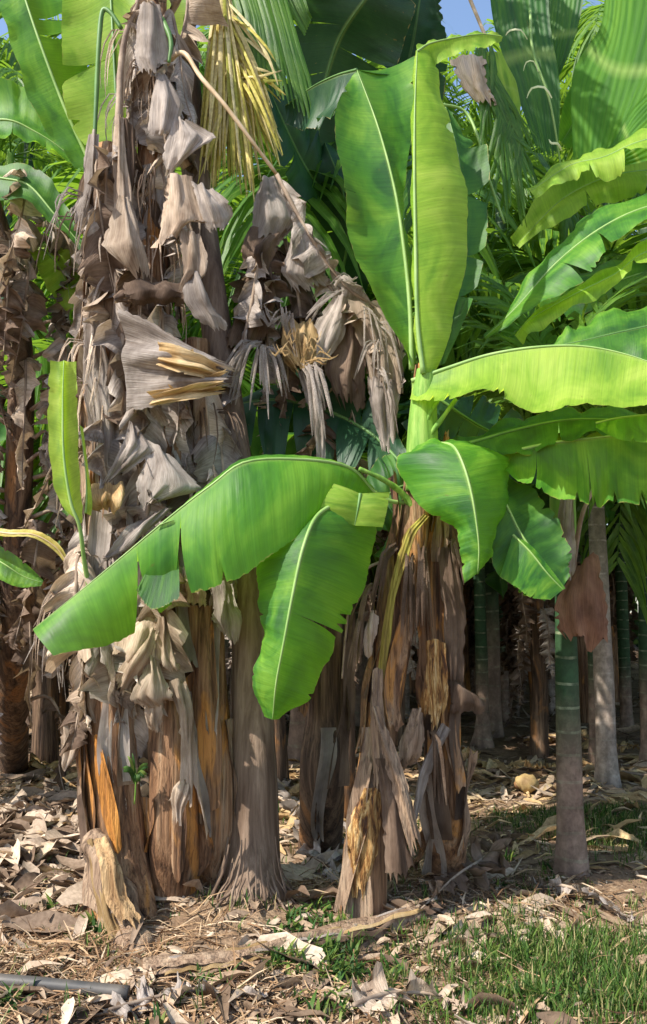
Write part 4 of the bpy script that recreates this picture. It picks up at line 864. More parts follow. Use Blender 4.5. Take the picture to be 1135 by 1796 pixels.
# darker leaves behind the crown
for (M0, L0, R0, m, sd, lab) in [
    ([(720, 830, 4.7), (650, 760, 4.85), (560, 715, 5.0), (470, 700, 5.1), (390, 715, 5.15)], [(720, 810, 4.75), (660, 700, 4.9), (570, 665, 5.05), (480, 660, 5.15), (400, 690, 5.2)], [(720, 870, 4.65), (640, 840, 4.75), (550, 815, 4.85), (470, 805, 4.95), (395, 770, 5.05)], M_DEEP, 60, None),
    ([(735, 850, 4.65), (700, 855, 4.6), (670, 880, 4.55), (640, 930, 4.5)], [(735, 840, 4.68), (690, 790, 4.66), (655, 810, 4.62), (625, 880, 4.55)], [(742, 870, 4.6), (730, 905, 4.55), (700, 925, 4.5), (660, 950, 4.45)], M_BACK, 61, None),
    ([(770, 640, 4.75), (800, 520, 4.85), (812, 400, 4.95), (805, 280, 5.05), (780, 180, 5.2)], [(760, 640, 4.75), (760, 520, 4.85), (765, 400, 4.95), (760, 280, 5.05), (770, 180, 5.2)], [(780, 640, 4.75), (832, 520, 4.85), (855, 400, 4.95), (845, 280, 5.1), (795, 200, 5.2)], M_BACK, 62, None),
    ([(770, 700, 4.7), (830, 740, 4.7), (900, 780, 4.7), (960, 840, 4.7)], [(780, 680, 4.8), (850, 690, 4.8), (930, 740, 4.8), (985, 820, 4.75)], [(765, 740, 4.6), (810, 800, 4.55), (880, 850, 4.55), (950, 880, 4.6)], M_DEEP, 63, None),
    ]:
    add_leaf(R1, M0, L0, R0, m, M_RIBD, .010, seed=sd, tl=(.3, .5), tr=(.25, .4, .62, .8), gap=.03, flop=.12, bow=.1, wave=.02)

# =================================================================== BROAD LEAVES COMING IN FROM THE SIDE
E1 = thing('banana_plant', 'banana plant just outside the edge whose long green leaves arch in above the pale one', 'banana plant', G(1420, 1500))
eb = onG(1420, 1500)
obj('pseudostem', tube(np.array([eb, eb+[0, 0, .8], eb+[0, 0.05, 1.8], eb+[0.02, .1, 2.5]]), [.13, .11, .09, .06], 16, 30, rough=.03), M_STEM, E1)
et = [(1420, 700, 5.5), (1300, 420, 5.3)]
add_leaf(E1, [(1380, 500, 5.3), (1260, 340, 5.1), (1140, 362, 4.95), (1055, 400, 4.9), (975, 462, 4.9), (905, 540, 4.95), (850, 592, 5.0)],
    [(1370, 470, 5.4), (1250, 290, 5.25), (1135, 332, 5.1), (1040, 372, 5.05), (955, 445, 5.0), (893, 535, 5.0), (848, 588, 5.0)],
    [(1380, 520, 5.2), (1270, 420, 4.95), (1142, 398, 4.8), (1075, 440, 4.75), (1030, 490, 4.75), (945, 545, 4.85), (852, 596, 5.0)], M_LEAF, M_RIB, .012, seed=70, n=80, tr=(.66, .52), gap=.02, flop=.08, bow=.12, wave=.02)
add_leaf(E1, [(1380, 540, 5.2), (1250, 430, 5.0), (1140, 440, 4.9), (1080, 480, 4.9), (1000, 520, 4.9), (930, 560, 4.95), (905, 590, 4.98)],
    [(1380, 530, 5.3), (1250, 400, 5.1), (1140, 410, 5.05), (1075, 455, 5.0), (990, 505, 5.0), (925, 550, 5.0), (900, 585, 5.0)],
    [(1380, 560, 5.1), (1260, 480, 4.9), (1140, 462, 4.8), (1080, 492, 4.8), (1000, 540, 4.85), (940, 575, 4.9), (912, 600, 4.95)], M_YOUNG, M_RIB, .009, seed=71, n=60, tr=(.4,), gap=.02, flop=.05, bow=.1, wave=.02)
add_leaf(E1, [(1400, 640, 5.0), (1280, 560, 4.8), (1180, 565, 4.65), (1100, 580, 4.6), (1020, 598, 4.6), (960, 610, 4.62)],
    [(1400, 620, 5.1), (1280, 520, 4.95), (1180, 534, 4.85), (1090, 542, 4.75), (1010, 572, 4.7), (962, 605, 4.65)],
    [(1400, 660, 4.9), (1280, 620, 4.65), (1180, 640, 4.5), (1100, 640, 4.5), (1030, 640, 4.55), (965, 625, 4.6)], M_LEAF, M_RIBD, .011, seed=72, n=70, bow=.12, wave=.025)
add_leaf(E1, [(1380, 380, 5.3), (1260, 230, 5.2), (1135, 245, 5.1), (1060, 275, 5.1), (1000, 290, 5.15), (930, 335, 5.2)],
    [(1380, 360, 5.4), (1250, 200, 5.3), (1130, 228, 5.25), (1050, 262, 5.2), (990, 280, 5.2), (925, 328, 5.2)],
    [(1380, 400, 5.2), (1260, 280, 5.05), (1140, 275, 5.0), (1070, 300, 5.0), (1010, 318, 5.1), (940, 352, 5.2)], M_YOUNG, M_RIB, .009, seed=73, n=60, tr=(.5, .7), gap=.02, flop=.06, bow=.12, wave=.025)
for M0, L0, R0, m_, sd in (([(1400, 300, 6.0), (1250, 150, 5.9), (1130, 120, 5.85), (1040, 170, 5.85), (985, 250, 5.9)], [(1400, 270, 6.1), (1250, 100, 6.0), (1125, 70, 5.95), (1020, 130, 5.9), (978, 245, 5.92)], [(1400, 330, 5.9), (1260, 200, 5.8), (1140, 170, 5.75), (1060, 210, 5.78), (995, 258, 5.88)], M_LEAF, 74),
                       ([(1400, 450, 6.0), (1250, 320, 5.9), (1120, 300, 5.85), (1000, 340, 5.85), (905, 430, 5.9)], [(1400, 420, 6.1), (1250, 280, 6.0), (1110, 262, 5.95), (985, 305, 5.9), (898, 425, 5.92)], [(1400, 480, 5.9), (1260, 360, 5.8), (1130, 340, 5.75), (1015, 375, 5.78), (912, 438, 5.88)], M_YOUNG, 75),
                       ([(1400, 600, 6.2), (1200, 480, 6.1), (1060, 500, 6.0), (960, 540, 6.0), (880, 600, 6.0)], [(1400, 570, 6.3), (1200, 440, 6.2), (1050, 460, 6.1), (945, 510, 6.05), (874, 596, 6.02)], [(1400, 640, 6.1), (1210, 520, 6.0), (1070, 540, 5.9), (972, 570, 5.93), (888, 604, 5.98)], M_LEAF, 76)):
    add_leaf(E1, M0, L0, R0, m_, M_RIB, .010, seed=sd, n=70, tl=(.35, .6), tr=(.3, .48, .7), gap=.02, flop=.07, bow=.12, wave=.02)
# pleated palm blades hanging in from the top
pl = thing('fan_palm', 'young palm with broad pleated dark green blades hanging near the sky gap', 'palm tree', onG(1240, 1340))
plb = onG(1240, 1340)
obj('trunk', tube(np.array([plb, plb+[0, 0, 1.5], P(1230, 500, 6.3), P(1200, 100, 6.0), P(1150, -200, 5.9)]), [.10, .09, .085, .08, .05], 16, 30, rough=.02, flare=(.1, .4, 6)), M_ARECAG, pl)
def pleated(M, L, Rr, mat, seed, lab=None):
    M, L, Rr = PP(M), PP(L), PP(Rr); n, m = 40, 45; t = np.linspace(0, 1, n)
    a, b, c = cr(M, t), cr(L, t), cr(Rr, t); g = np.stack([b, a, c])
    S = cr(g, np.linspace(0, 1, m)); N = unit(np.cross(np.gradient(S, axis=0), np.gradient(S, axis=1)))
    z = (np.arange(m) % 4)
    S = S+N*(.006*np.where(z < 2, z, 4-z)/2)[:, None, None]
    S[:, -1] += (S[:, -1]-S[:, -2])*(np.random.default_rng(seed).uniform(-1, 2.5, m))[:, None]
    T, Vv = np.meshgrid(np.linspace(0, 1, m), t, indexing='ij')
    return obj('blade', (S.reshape(-1, 3), grid_faces(m, n), np.stack([T*.8, .2+.6*Vv], -1).reshape(-1, 2)), mat, pl, label=lab)
pleated([(1110, -60, 5.7), (1095, 60, 5.6), (1065, 180, 5.55), (1045, 285, 5.5)], [(1060, -60, 5.75), (1055, 40, 5.7), (1005, 130, 5.65), (1005, 265, 5.55)], [(1220, -60, 5.6), (1180, 60, 5.5), (1130, 180, 5.45), (1080, 270, 5.5)], M_PLEAT, 1, 'broad pleated green blade')
pleated([(900, -60, 5.7), (912, 40, 5.65), (940, 150, 5.6), (960, 265, 5.6)], [(855, -50, 5.75), (868, 50, 5.7), (905, 160, 5.66), (940, 258, 5.6)], [(960, -60, 5.7), (965, 40, 5.6), (982, 150, 5.55), (980, 255, 5.6)], M_BACK, 2, 'narrow dark hanging blade')
pleated([(985, -60, 5.95), (980, 20, 5.9), (968, 100, 5.9), (955, 170, 5.9)], [(945, -60, 6), (950, 20, 5.95), (945, 90, 5.9), (945, 150, 5.9)], [(1030, -60, 5.9), (1020, 20, 5.85), (1000, 90, 5.85), (968, 160, 5.9)], M_BACK, 3)
pleated([(1160, 190, 5.3), (1120, 230, 5.3), (1085, 265, 5.35), (1040, 290, 5.4)], [(1150, 150, 5.35), (1110, 190, 5.35), (1075, 250, 5.4), (1035, 285, 5.4)], [(1180, 260, 5.25), (1140, 280, 5.3), (1100, 290, 5.35), (1045, 300, 5.4)], M_PLEAT, 4)
it = []
for (x, y, l, u) in ((925, 55, 38, 8), (944, 112, 26, 14), (968, 158, 44, 16), (985, 250, 22, -6)):
    it.append([(x, y+14, 5.5), (x-l*.3, y-u*.3, 5.46), (x-l*.8, y-u*.2, 5.45), (x-l, y+u*.9, 5.46)])
for k, q_ in enumerate(it): strips([q_], M_MOUTH, pl, 'curled_tip', .007, 3+k)
obj('rachis', tube(PP([(930, 20, 5.6), (935, 90, 5.52), (965, 180, 5.5), (985, 300, 5.6)]), [.010, .010, .008, .006], 6, 20), M_RIB, pl)

# withered fronds behind the folded leaf
wf = thing('palm_frond', 'drooping olive frond with a pinkish dry patch behind the folded leaf', 'palm frond', P(870, 100, 5.4))
obj('rachis', tube(PP([(800, -60, 5.6), (850, 60, 5.4), (880, 130, 5.3), (905, 240, 5.3)]), [.014, .012, .01, .007], 8, 20), M_RIBYEL, wf)
rng = random.Random(77); it = []
for k in range(46):
    s = rng.random(); x0 = 850+50*s+rng.uniform(-10, 10); y0 = 70+150*s
    ex = rng.uniform(830, 950); it.append([(x0, y0, 5.3), (x0+rng.uniform(-10, 14), y0+50, 5.25), (x0*.5+ex*.5, y0+110, 5.25), (ex, y0+rng.uniform(130, 230), 5.3+rng.uniform(-.1, .1))])
strips(it, M_PALMLEAF, wf, 'leaflets', .015, 4)
obj('dry_patch', sheet([[(790, 105, 5.25), (820, 95, 5.22), (850, 100, 5.25)], [(800, 130, 5.22), (828, 130, 5.18), (855, 130, 5.22)], [(812, 155, 5.22), (838, 155, 5.18), (862, 160, 5.22)], [(835, 175, 5.24), (850, 180, 5.22), (866, 178, 5.25)]], 9, crump=.014, jag=2), M_DRYC, wf)
obj('blade', sheet([[(845, 95, 5.3), (870, 88, 5.28), (885, 100, 5.3)], [(852, 130, 5.28), (880, 128, 5.25), (905, 140, 5.28)], [(862, 175, 5.28), (890, 175, 5.25), (915, 180, 5.28)], [(880, 210, 5.29), (895, 215, 5.27), (912, 208, 5.3)]], 10, crump=.008), M_YOUNG, wf)
obj('petiole', tube(PP([(770, 182, 5.1), (815, 195, 5.15), (838, 240, 5.1), (850, 290, 5.1), (885, 392, 5.1)]), [.009, .009, .009, .008], 8, 30), M_RIB, wf)

# =================================================================== LEAVES COMING IN AT THE OTHER EDGE
W1 = thing('banana_plant', 'banana plant beyond the clump with an olive leaf arching down over its dry rags', 'banana plant', onG(25, 1345))
wb = onG(25, 1345); yW = float(wb[1])
wp = np.vstack([wb+[0, 0, -.06], PP([(25, 1200, 6.9), (30, 1000, 6.4), (35, 800, 6.2), (36, 600, 6.0), (10, 430, 5.8), (-30, 300, 5.6)])])
obj('pseudostem', tube(wp, [.13, .11, .10, .09, .08, .06, .04], 20, 60, rough=.05, ridge=.04, seed=3), M_STEMD, W1)
rng = random.Random(41)
for k in range(44):
    f = .12+.85*k/44; p = cr(wp, f)[()]; a = rng.uniform(-3.1, 0)
    dead_leaf(W1, rng, p+np.array([math.cos(a), math.sin(a), 0])*.1, (math.cos(a), math.sin(a), 0), rng.uniform(.5, 1.0), rng.uniform(.12, .24), rng.choice([M_DRY, M_DRY, M_DRYC, M_DRYD]), M_RIBDRY, reach=rng.uniform(.12, .4), seglen=rng.uniform(.12, .22))
add_leaf(W1, [(-70, 300, 5.4), (0, 312, 5.3), (50, 325, 5.25), (95, 375, 5.2), (130, 415, 5.2), (152, 445, 5.2)],
    [(-70, 280, 5.5), (0, 288, 5.4), (62, 292, 5.35), (106, 340, 5.3), (136, 405, 5.25), (154, 440, 5.2)],
    [(-70, 340, 5.3), (-10, 350, 5.2), (40, 350, 5.15), (85, 385, 5.15), (125, 422, 5.18), (150, 450, 5.2)], M_BACK, M_RIB, .010, seed=80, n=50, bow=.1, wave=.01)
add_leaf(W1, [(-60, 220, 5.7), (10, 210, 5.6), (60, 230, 5.6), (110, 262, 5.6), (150, 300, 5.6)], [(-60, 180, 5.8), (10, 150, 5.7), (70, 180, 5.7), (120, 240, 5.65), (152, 296, 5.6)], [(-60, 260, 5.6), (10, 250, 5.5), (60, 262, 5.5), (105, 285, 5.55), (148, 306, 5.6)], M_LEAF, M_RIB, .010, seed=81, n=50, tr=(.3, .6), gap=.03, flop=.1, bow=.1, wave=.02)
add_leaf(W1, [(60, 430, 5.8), (90, 450, 5.7), (115, 490, 5.7), (125, 540, 5.7)], [(80, 420, 5.8), (120, 440, 5.75), (148, 490, 5.75), (140, 545, 5.7)], [(50, 440, 5.7), (65, 470, 5.65), (85, 510, 5.65), (115, 545, 5.7)], M_YOUNG, M_RIB, .008, seed=82, n=40, bow=.1, wave=.02)
add_leaf(W1, [(-40, 925, 5.0), (10, 935, 4.9), (60, 938, 4.85), (100, 962, 4.85), (125, 1000, 4.85)], [(-40, 915, 5.0), (10, 928, 4.95), (62, 930, 4.9), (104, 955, 4.87), (127, 998, 4.85)], [(-40, 935, 4.95), (10, 941, 4.88), (57, 943, 4.84), (97, 968, 4.85), (123, 1002, 4.85)], M_YELLEAF, M_RIBYEL, .007, seed=83, n=40, bow=.1)
add_leaf(W1, [(-50, 960, 5.1), (0, 985, 5.0), (40, 1010, 5.0), (75, 1022, 5.0)], [(-50, 940, 5.1), (5, 960, 5.05), (48, 990, 5.0), (76, 1018, 5.0)], [(-50, 1000, 5.0), (-5, 1015, 4.95), (32, 1030, 4.95), (72, 1028, 5.0)], M_LEAF, M_RIB, .006, seed=84, n=40, bow=.1)
W2 = grove_banana('dry ragged banana plant half hidden beyond the tan stump', None, onG(98, 1300), 3.0, 88, ng=4, nd=16, W=.26, L=1.5, r=.12)

# =================================================================== ARECA TRUNKS IN VIEW
def seen_areca(label, base, top, r, H, mat, seed, **k):
    b = onG(*base); Y = b[1]; e = P(top[0], top[1], Y); sl = (e[0]-b[0])/(e[2]-b[2])
    return areca('palm_tree', label, None, b, H, r, lean=(sl*H, 0), seed=seed, mat=mat, **k)
A1 = seen_areca('nearest slim areca palm, brown below and green above, with a rust coloured hanging sheath', (1003, 1530), (990, 1000), .074, 1.68, M_ARECAG, 1, sides=24, nf=6, FL=1.9, up=(.9, 1.45), back=True)
A2 = seen_areca('grey trunked areca palm standing just beyond the one with the rust coloured sheath', (1066, 1378), (1046, 900), .082, 3.1, M_ARECA, 2, sides=24, up=(.5, 1.3))
A3 = seen_areca('thin ringed areca palm with pale splayed roots, seen under the hanging bright leaf tips', (848, 1308), (840, 1000), .068, 3.0, M_ARECAG, 3, flare=1.3, up=(.5, 1.3))
A4 = seen_areca('far slim areca palm with plain grey trunk between two ringed palms', (962, 1252), (960, 1000), .10, 6.5, M_ARECA, 4)
A5 = seen_areca('slim areca palm at the very edge, tan near its foot', (1142, 1340), (1140, 1000), .085, 6.2, M_ARECAG, 5)
obj('hanging_sheath', sheet([[(1008, 1000, 5.02), (1022, 985, 5.0), (1044, 965, 5.02)], [(982, 1045, 4.97), (1012, 1040, 4.92), (1058, 1030, 4.97)], [(975, 1080, 4.96), (1015, 1085, 4.90), (1062, 1085, 4.96)], [(985, 1108, 4.97), (1018, 1122, 4.93), (1060, 1128, 4.98)]], 12, crump=.014, pleat=.004, jag=1.6), M_RUST, A1, label='rust coloured hanging sheath')
obj('dry_leaf', sheet([[(982, 870, 5.0), (995, 862, 4.98), (1008, 875, 5.0)], [(974, 930, 4.98), (990, 930, 4.94), (1008, 935, 4.98)], [(985, 970, 4.98), (996, 970, 4.95), (1008, 970, 4.98)], [(995, 1005, 4.99), (1000, 1010, 4.98), (1006, 1005, 4.99)]], 13, crump=.012, jag=1.5), M_DRY, A1)
obj('leaf_stalk', tube(PP([(1000, 1030, 5.1), (1010, 960, 5.05), (1022, 900, 5.0), (1040, 860, 5.0)]), [.02, .014, .01], 8, 16), M_RIBDRY, A1)

# =================================================================== THE GROVE
placed = []
def free(x, y, d):
    if any((x-a)**2+(y-b)**2 < d*d for a, b in placed): return False
    placed.append((x, y)); return True
for a in ((1003, 1530), (1066, 1378), (848, 1308), (962, 1252), (1142, 1340)): placed.append(tuple(onG(*a)[:2]))
rng = random.Random(2024)
lab_p = 'slim grey areca palm among many alike in the shaded grove'
protos = []
for k, (x, y, H) in enumerate(((-1.6, 10.5, 7.2), (2.3, 11.6, 8.0), (0.6, 13.0, 8.6))):
    protos.append(areca('palm_tree', lab_p, 'areca palms standing in the shaded grove', (x, y, float(gh(x, y))), H, .085, lean=(rng.uniform(-.3, .3), 0), seed=20+k, nf=7, FL=2.1, nleaf=30, sides=12, mat=[M_ARECA, M_ARECAG, M_ARECA][k], ll=.7))
    placed.append((x, y))
n = 0
for tries in range(3000):
    if n >= 112: break
    y = 8.2+22*rng.random()**.9; x = rng.uniform(-.52*y-1.5, .52*y+1.5)
    if not free(x, y, 1.02): continue
    s = rng.uniform(.72, 1.2)
    dup(rng.choice(protos), (x, y, float(gh(x, y))), rng.uniform(0, 6.28), s, lab_p, 'areca palms standing in the shaded grove'); n += 1
lab_b = 'leafy banana plant with hanging brown rags deep in the grove'
bp = [grove_banana(lab_b, 'banana plants deep in the grove', (-.4, 7.6, 0), 2.5, 201, ng=9, nd=5, W=.32, L=2.1),
      grove_banana(lab_b, 'banana plants deep in the grove', (.75, 9.6, 0), 3.0, 202, ng=9, nd=7, mat=M_DEEP, W=.34, L=2.2),
      grove_banana(lab_b, 'banana plants deep in the grove', (-1.7, 8.9, 0), 2.7, 203, ng=9, nd=4, mat=M_LEAF, W=.30, L=2.0)]
for p in bp: placed.append((p.location.x, p.location.y))
spots = [(1.9, 9.0), (.9, 13.6), (-2.6, 8.2), (-3.6, 10.2), (.35, 10.9), (-1.5, 12.0), (1.4, 14.5), (4.6, 14.0), (-4.8, 12.8), (6.4, 12.0), (-3.0, 15), (0, 15.4), (3, 18), (7, 15), (-6.5, 16), (-1.2, 18.5), (2.2, 19), (5.2, 19.5), (-5, 19), (8, 18), (-8.3, 20), (0.6, 22), (4.0, 23), (-3.4, 23), (8, 23), (-7, 25)]
for (x, y) in spots:
    x += rng.uniform(-.3, .3); y += rng.uniform(-.3, .3)
    dup(rng.choice(bp), (x, y, float(gh(x, y))-.03), rng.uniform(0, 6.28), rng.uniform(.85, 1.35), lab_b, 'banana plants deep in the grove')
B1 = grove_banana('dark leaved banana plant whose broad blades hang behind the two upright leaves', None, (.12, 6.6, float(gh(.12, 6.6))), 3.3, 333, ng=4, nd=4, mat=M_DEEP, W=.3, L=1.6)
for M0, L0, R0, sd in (([(560, 330, 6.4), (560, 200, 6.2), (590, 80, 6.0), (640, 0, 5.8), (700, -70, 5.8)], [(540, 330, 6.4), (500, 220, 6.2), (490, 90, 6.0), (520, -20, 5.8), (600, -90, 5.8)], [(580, 330, 6.4), (640, 230, 6.3), (690, 130, 6.1), (720, 40, 5.9), (740, -40, 5.8)], 1),
                       ([(600, 380, 6.3), (540, 300, 6.1), (500, 220, 5.9), (470, 150, 5.8)], [(600, 360, 6.3), (560, 240, 6.1), (520, 170, 5.9), (480, 130, 5.8)], [(600, 420, 6.3), (520, 340, 6.0), (480, 260, 5.8), (465, 180, 5.8)], 2),
                       ([(620, 330, 6.5), (690, 200, 6.4), (720, 90, 6.3), (735, 10, 6.2), (745, -60, 6.2)], [(600, 330, 6.5), (650, 190, 6.4), (670, 80, 6.3), (690, 0, 6.2), (720, -60, 6.2)], [(640, 340, 6.5), (760, 220, 6.3), (790, 110, 6.2), (775, 20, 6.2), (760, -60, 6.2)], 3),
                       ([(590, 520, 6.4), (610, 420, 6.2), (600, 330, 6.1), (570, 250, 6.1)], [(560, 520, 6.4), (545, 430, 6.2), (545, 340, 6.1), (560, 255, 6.1)], [(640, 520, 6.4), (670, 430, 6.2), (650, 330, 6.1), (585, 250, 6.1)], 4)):
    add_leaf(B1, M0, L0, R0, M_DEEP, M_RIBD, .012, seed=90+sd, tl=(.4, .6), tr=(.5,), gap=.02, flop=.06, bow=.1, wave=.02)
lab_d = 'dead banana plant of pale hanging rags standing deep between the far palms'
dp = grove_banana(lab_d, 'dead banana plants deep in the grove', (2.55, 10.6, 0), 2.2, 404, ng=1, nd=20, mat=M_BACK, W=.2, L=1.2, r=.09, stem=M_STEM)
for (x, y, s) in ((1.45, 11.8, 1.0), (3.4, 11.6, 1.1), (2.2, 14.2, 1.2), (4.3, 13.2, 1.1), (3.4, 16.5, 1.3), (5.4, 16.8, 1.4), (1.9, 17.2, 1.4), (-.1, 12.6, 1.1), (-3.3, 9.6, 1.1), (-2.3, 11.0, 1.1), (4.9, 19.5, 1.5), (3.0, 21, 1.5), (6.2, 21, 1.5)):
    dup(dp, (x, y, float(gh(x, y))-.02), rng.uniform(0, 6.28), s, lab_d, 'dead banana plants deep in the grove')
# shorter leafy palms that fill the middle height
lab_y = 'young low palm with arching fronds between the grove trunks'
yp = areca('palm_tree', lab_y, 'young low palms in the grove', (-.9, 9.4, 0), 2.1, .07, seed=61, nf=11, FL=2.4, nleaf=38, ll=.8, shaft=False, mat=M_ARECAG, sides=12)
yp2 = areca('palm_tree', lab_y, 'young low palms in the grove', (2.6, 8.6, 0), 3.0, .07, seed=62, nf=12, FL=2.4, nleaf=38, ll=.8, shaft=False, mat=M_ARECAG, sides=12)
for (x, y, s) in ((4.4, 9.0, 1.2), (-2.0, 9.3, 1.3), (.4, 11.4, 1.5), (-3.8, 8.6, 1.3), (4.8, 9.8, 1.5), (1.9, 10.2, 1.5), (-5.2, 12, 1.6), (3.0, 14, 1.8), (-1.4, 15, 1.8), (6.5, 13.5, 1.7), (-.2, 8.6, 1.55), (2.0, 17, 2), (-4.5, 17, 2), (5, 18, 2)):
    dup(rng.choice([yp, yp2]), (x, y, float(gh(x, y))), rng.uniform(0, 6.28), s, lab_y, 'young low palms in the grove')
# canopy just behind and beside the viewer's clearing is left open; far wood closes the view
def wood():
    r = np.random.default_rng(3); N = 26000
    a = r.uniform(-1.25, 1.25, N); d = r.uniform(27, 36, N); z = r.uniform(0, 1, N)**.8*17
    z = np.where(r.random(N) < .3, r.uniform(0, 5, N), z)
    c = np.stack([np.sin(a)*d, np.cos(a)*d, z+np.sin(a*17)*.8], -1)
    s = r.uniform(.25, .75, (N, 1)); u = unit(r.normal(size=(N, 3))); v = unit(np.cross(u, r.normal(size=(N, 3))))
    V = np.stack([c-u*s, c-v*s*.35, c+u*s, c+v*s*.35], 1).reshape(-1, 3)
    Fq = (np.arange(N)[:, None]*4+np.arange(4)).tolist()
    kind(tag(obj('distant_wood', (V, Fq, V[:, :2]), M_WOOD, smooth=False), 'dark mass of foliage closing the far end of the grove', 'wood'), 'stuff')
wood()

# =================================================================== ON THE GROUND
def litter(name, N, region, mat, smin, smax, seed, label, cat, lift=.02, dens=None, asp=(.12, .45)):
    r = np.random.default_rng(seed)
    x0, x1, y0, y1 = region
    xy = np.stack([r.uniform(x0, x1, N*3), y0+(y1-y0)*r.random(N*3)**1.5], -1)
    if dens is not None:
        keep = r.random(len(xy)) < dens(xy[:, 0], xy[:, 1]); xy = xy[keep]
    xy = xy[:N]; N = len(xy)
    L = (smin+(smax-smin)*r.random(N)**2.2); W = L*r.uniform(*asp, N)
    az = r.uniform(0, 6.28, N); pit = r.normal(0, .28, N); curl = r.uniform(-2.2, 2.2, N); cup = r.uniform(-.6, 1.2, N)
    z = gh(xy[:, 0], xy[:, 1])+r.uniform(0, 1, N)**2*lift+.004
    d = np.stack([np.cos(az)*np.cos(pit), np.sin(az)*np.cos(pit), np.sin(pit)], -1)
    sd = np.stack([-np.sin(az), np.cos(az), r.normal(0, .35, N)], -1); sd = unit(sd); up = np.cross(d, sd)
    rows = 5; ss = np.linspace(-.5, .5, rows); V = []
    for i, s in enumerate(ss):
        c = np.stack([xy[:, 0], xy[:, 1], z], -1)+d*(L*s)[:, None]+up*((np.cos(curl*s)-1)*L*.55+np.sin(s*9+az)*L*.03)[:, None]
        ww = W*[.35, .9, 1, .75, .15][i]*r.uniform(.7, 1.2, N)
        for q in (-.5, 0, .5):
            V.append(c+sd*(ww*q)[:, None]+up*(cup*ww*(abs(q)*1.0))[:, None])
    V = np.stack(V, 1); V[..., 2] = np.maximum(V[..., 2], gh(V[..., 0], V[..., 1])+.002)
    f = np.array(grid_faces(rows, 3)); Fq = (f[None]+(np.arange(N)*15)[:, None, None]).reshape(-1, 4).tolist()
    V = V.reshape(-1, 3)
    return kind(tag(obj(name, (V, Fq, V[:, :2]), mat), label, cat), 'stuff')
gc = lambda px, py: G(px, py)[:2]
def blob(x, y, px, py, rx, ry):
    c = gc(px, py); return np.exp(-(((x-c[0])/rx)**2+((y-c[1])/ry)**2))
LFT = lambda x, y: blob(x, y, 40, 1500, .75, 1.1)
litter('leaf_litter', 16000, (-2.4, 2.4, 3.0, 7.0), M_LITTER, .012, .06, 1, 'fine crumbled dry leaf litter over the soil around the stems', 'leaf litter',
       dens=lambda x, y: np.clip(.35+.6*LFT(x, y)+.4*blob(x, y, 760, 1650, .6, .35)-.25*blob(x, y, 1050, 1560, .5, .5), 0.06, 1), lift=.012, asp=(.2, .6))
litter('leaf_litter', 4200, (-2.5, 2.5, 3.0, 8.0), M_LITTER, .05, .20, 11, 'crumpled dry leaf pieces lying about the feet of both clumps', 'leaf litter',
       dens=lambda x, y: np.clip(.035+.9*LFT(x, y)+.5*blob(x, y, 760, 1650, .5, .25)+.25*blob(x, y, 350, 1740, .8, .25)+.4*blob(x, y, 700, 1780, .5, .15), 0, 1), lift=.035, asp=(.15, .5))
litter('leaf_litter', 3200, (-2.2, 0, 3.6, 7.5), M_PALE, .10, .42, 2, 'heap of larger pale curled leaf pieces under the ragged plants', 'leaf litter', dens=lambda x, y: np.clip(blob(x, y, 40, 1430, .8, 1.2)+.02, 0, 1), lift=.07, asp=(.12, .5))
litter('leaf_litter', 500, (-1.8, 1.8, 3.1, 5.6), M_LITTER, .12, .34, 12, 'broad flat dry leaf scraps matted over the open soil', 'leaf litter', dens=lambda x, y: np.clip(.10+blob(x, y, 250, 1760, .7, .15)+blob(x, y, 760, 1640, .5, .25)+.5*blob(x, y, 980, 1590, .3, .15), 0, 1), lift=.03, asp=(.12, .4))
litter('leaf_litter', 11000, (-14, 14, 7, 30), M_PALE, .08, .5, 3, 'long dry fronds and leaves strewn between the far trunks', 'leaf litter', lift=.06, asp=(.06, .3))
litter('sun_toned_litter', 1500, (-2.6, 3.8, 5.2, 8.8), M_LITTERY, .12, .5, 4, 'straw coloured leaf scraps beyond the clumps, toned to stand in for sunlit floor', 'leaf litter', lift=.05, asp=(.08, .3), dens=lambda x, y: np.clip((y-5.2)*.7, .08, 1))  # sunlit floor put into the litter colour, denser with distance
litter('twig_litter', 8000, (-1.6, 1.6, 3.1, 5.2), M_TWIG, .06, .34, 5, 'thin dry twigs and fibres scattered near the stems', 'twigs', lift=.03, asp=(.015, .05),
       dens=lambda x, y: np.clip(.12+blob(x, y, 300, 1730, .7, .25)+.8*blob(x, y, 120, 1680, .5, .3)+.7*blob(x, y, 820, 1560, .5, .4), 0, 1))
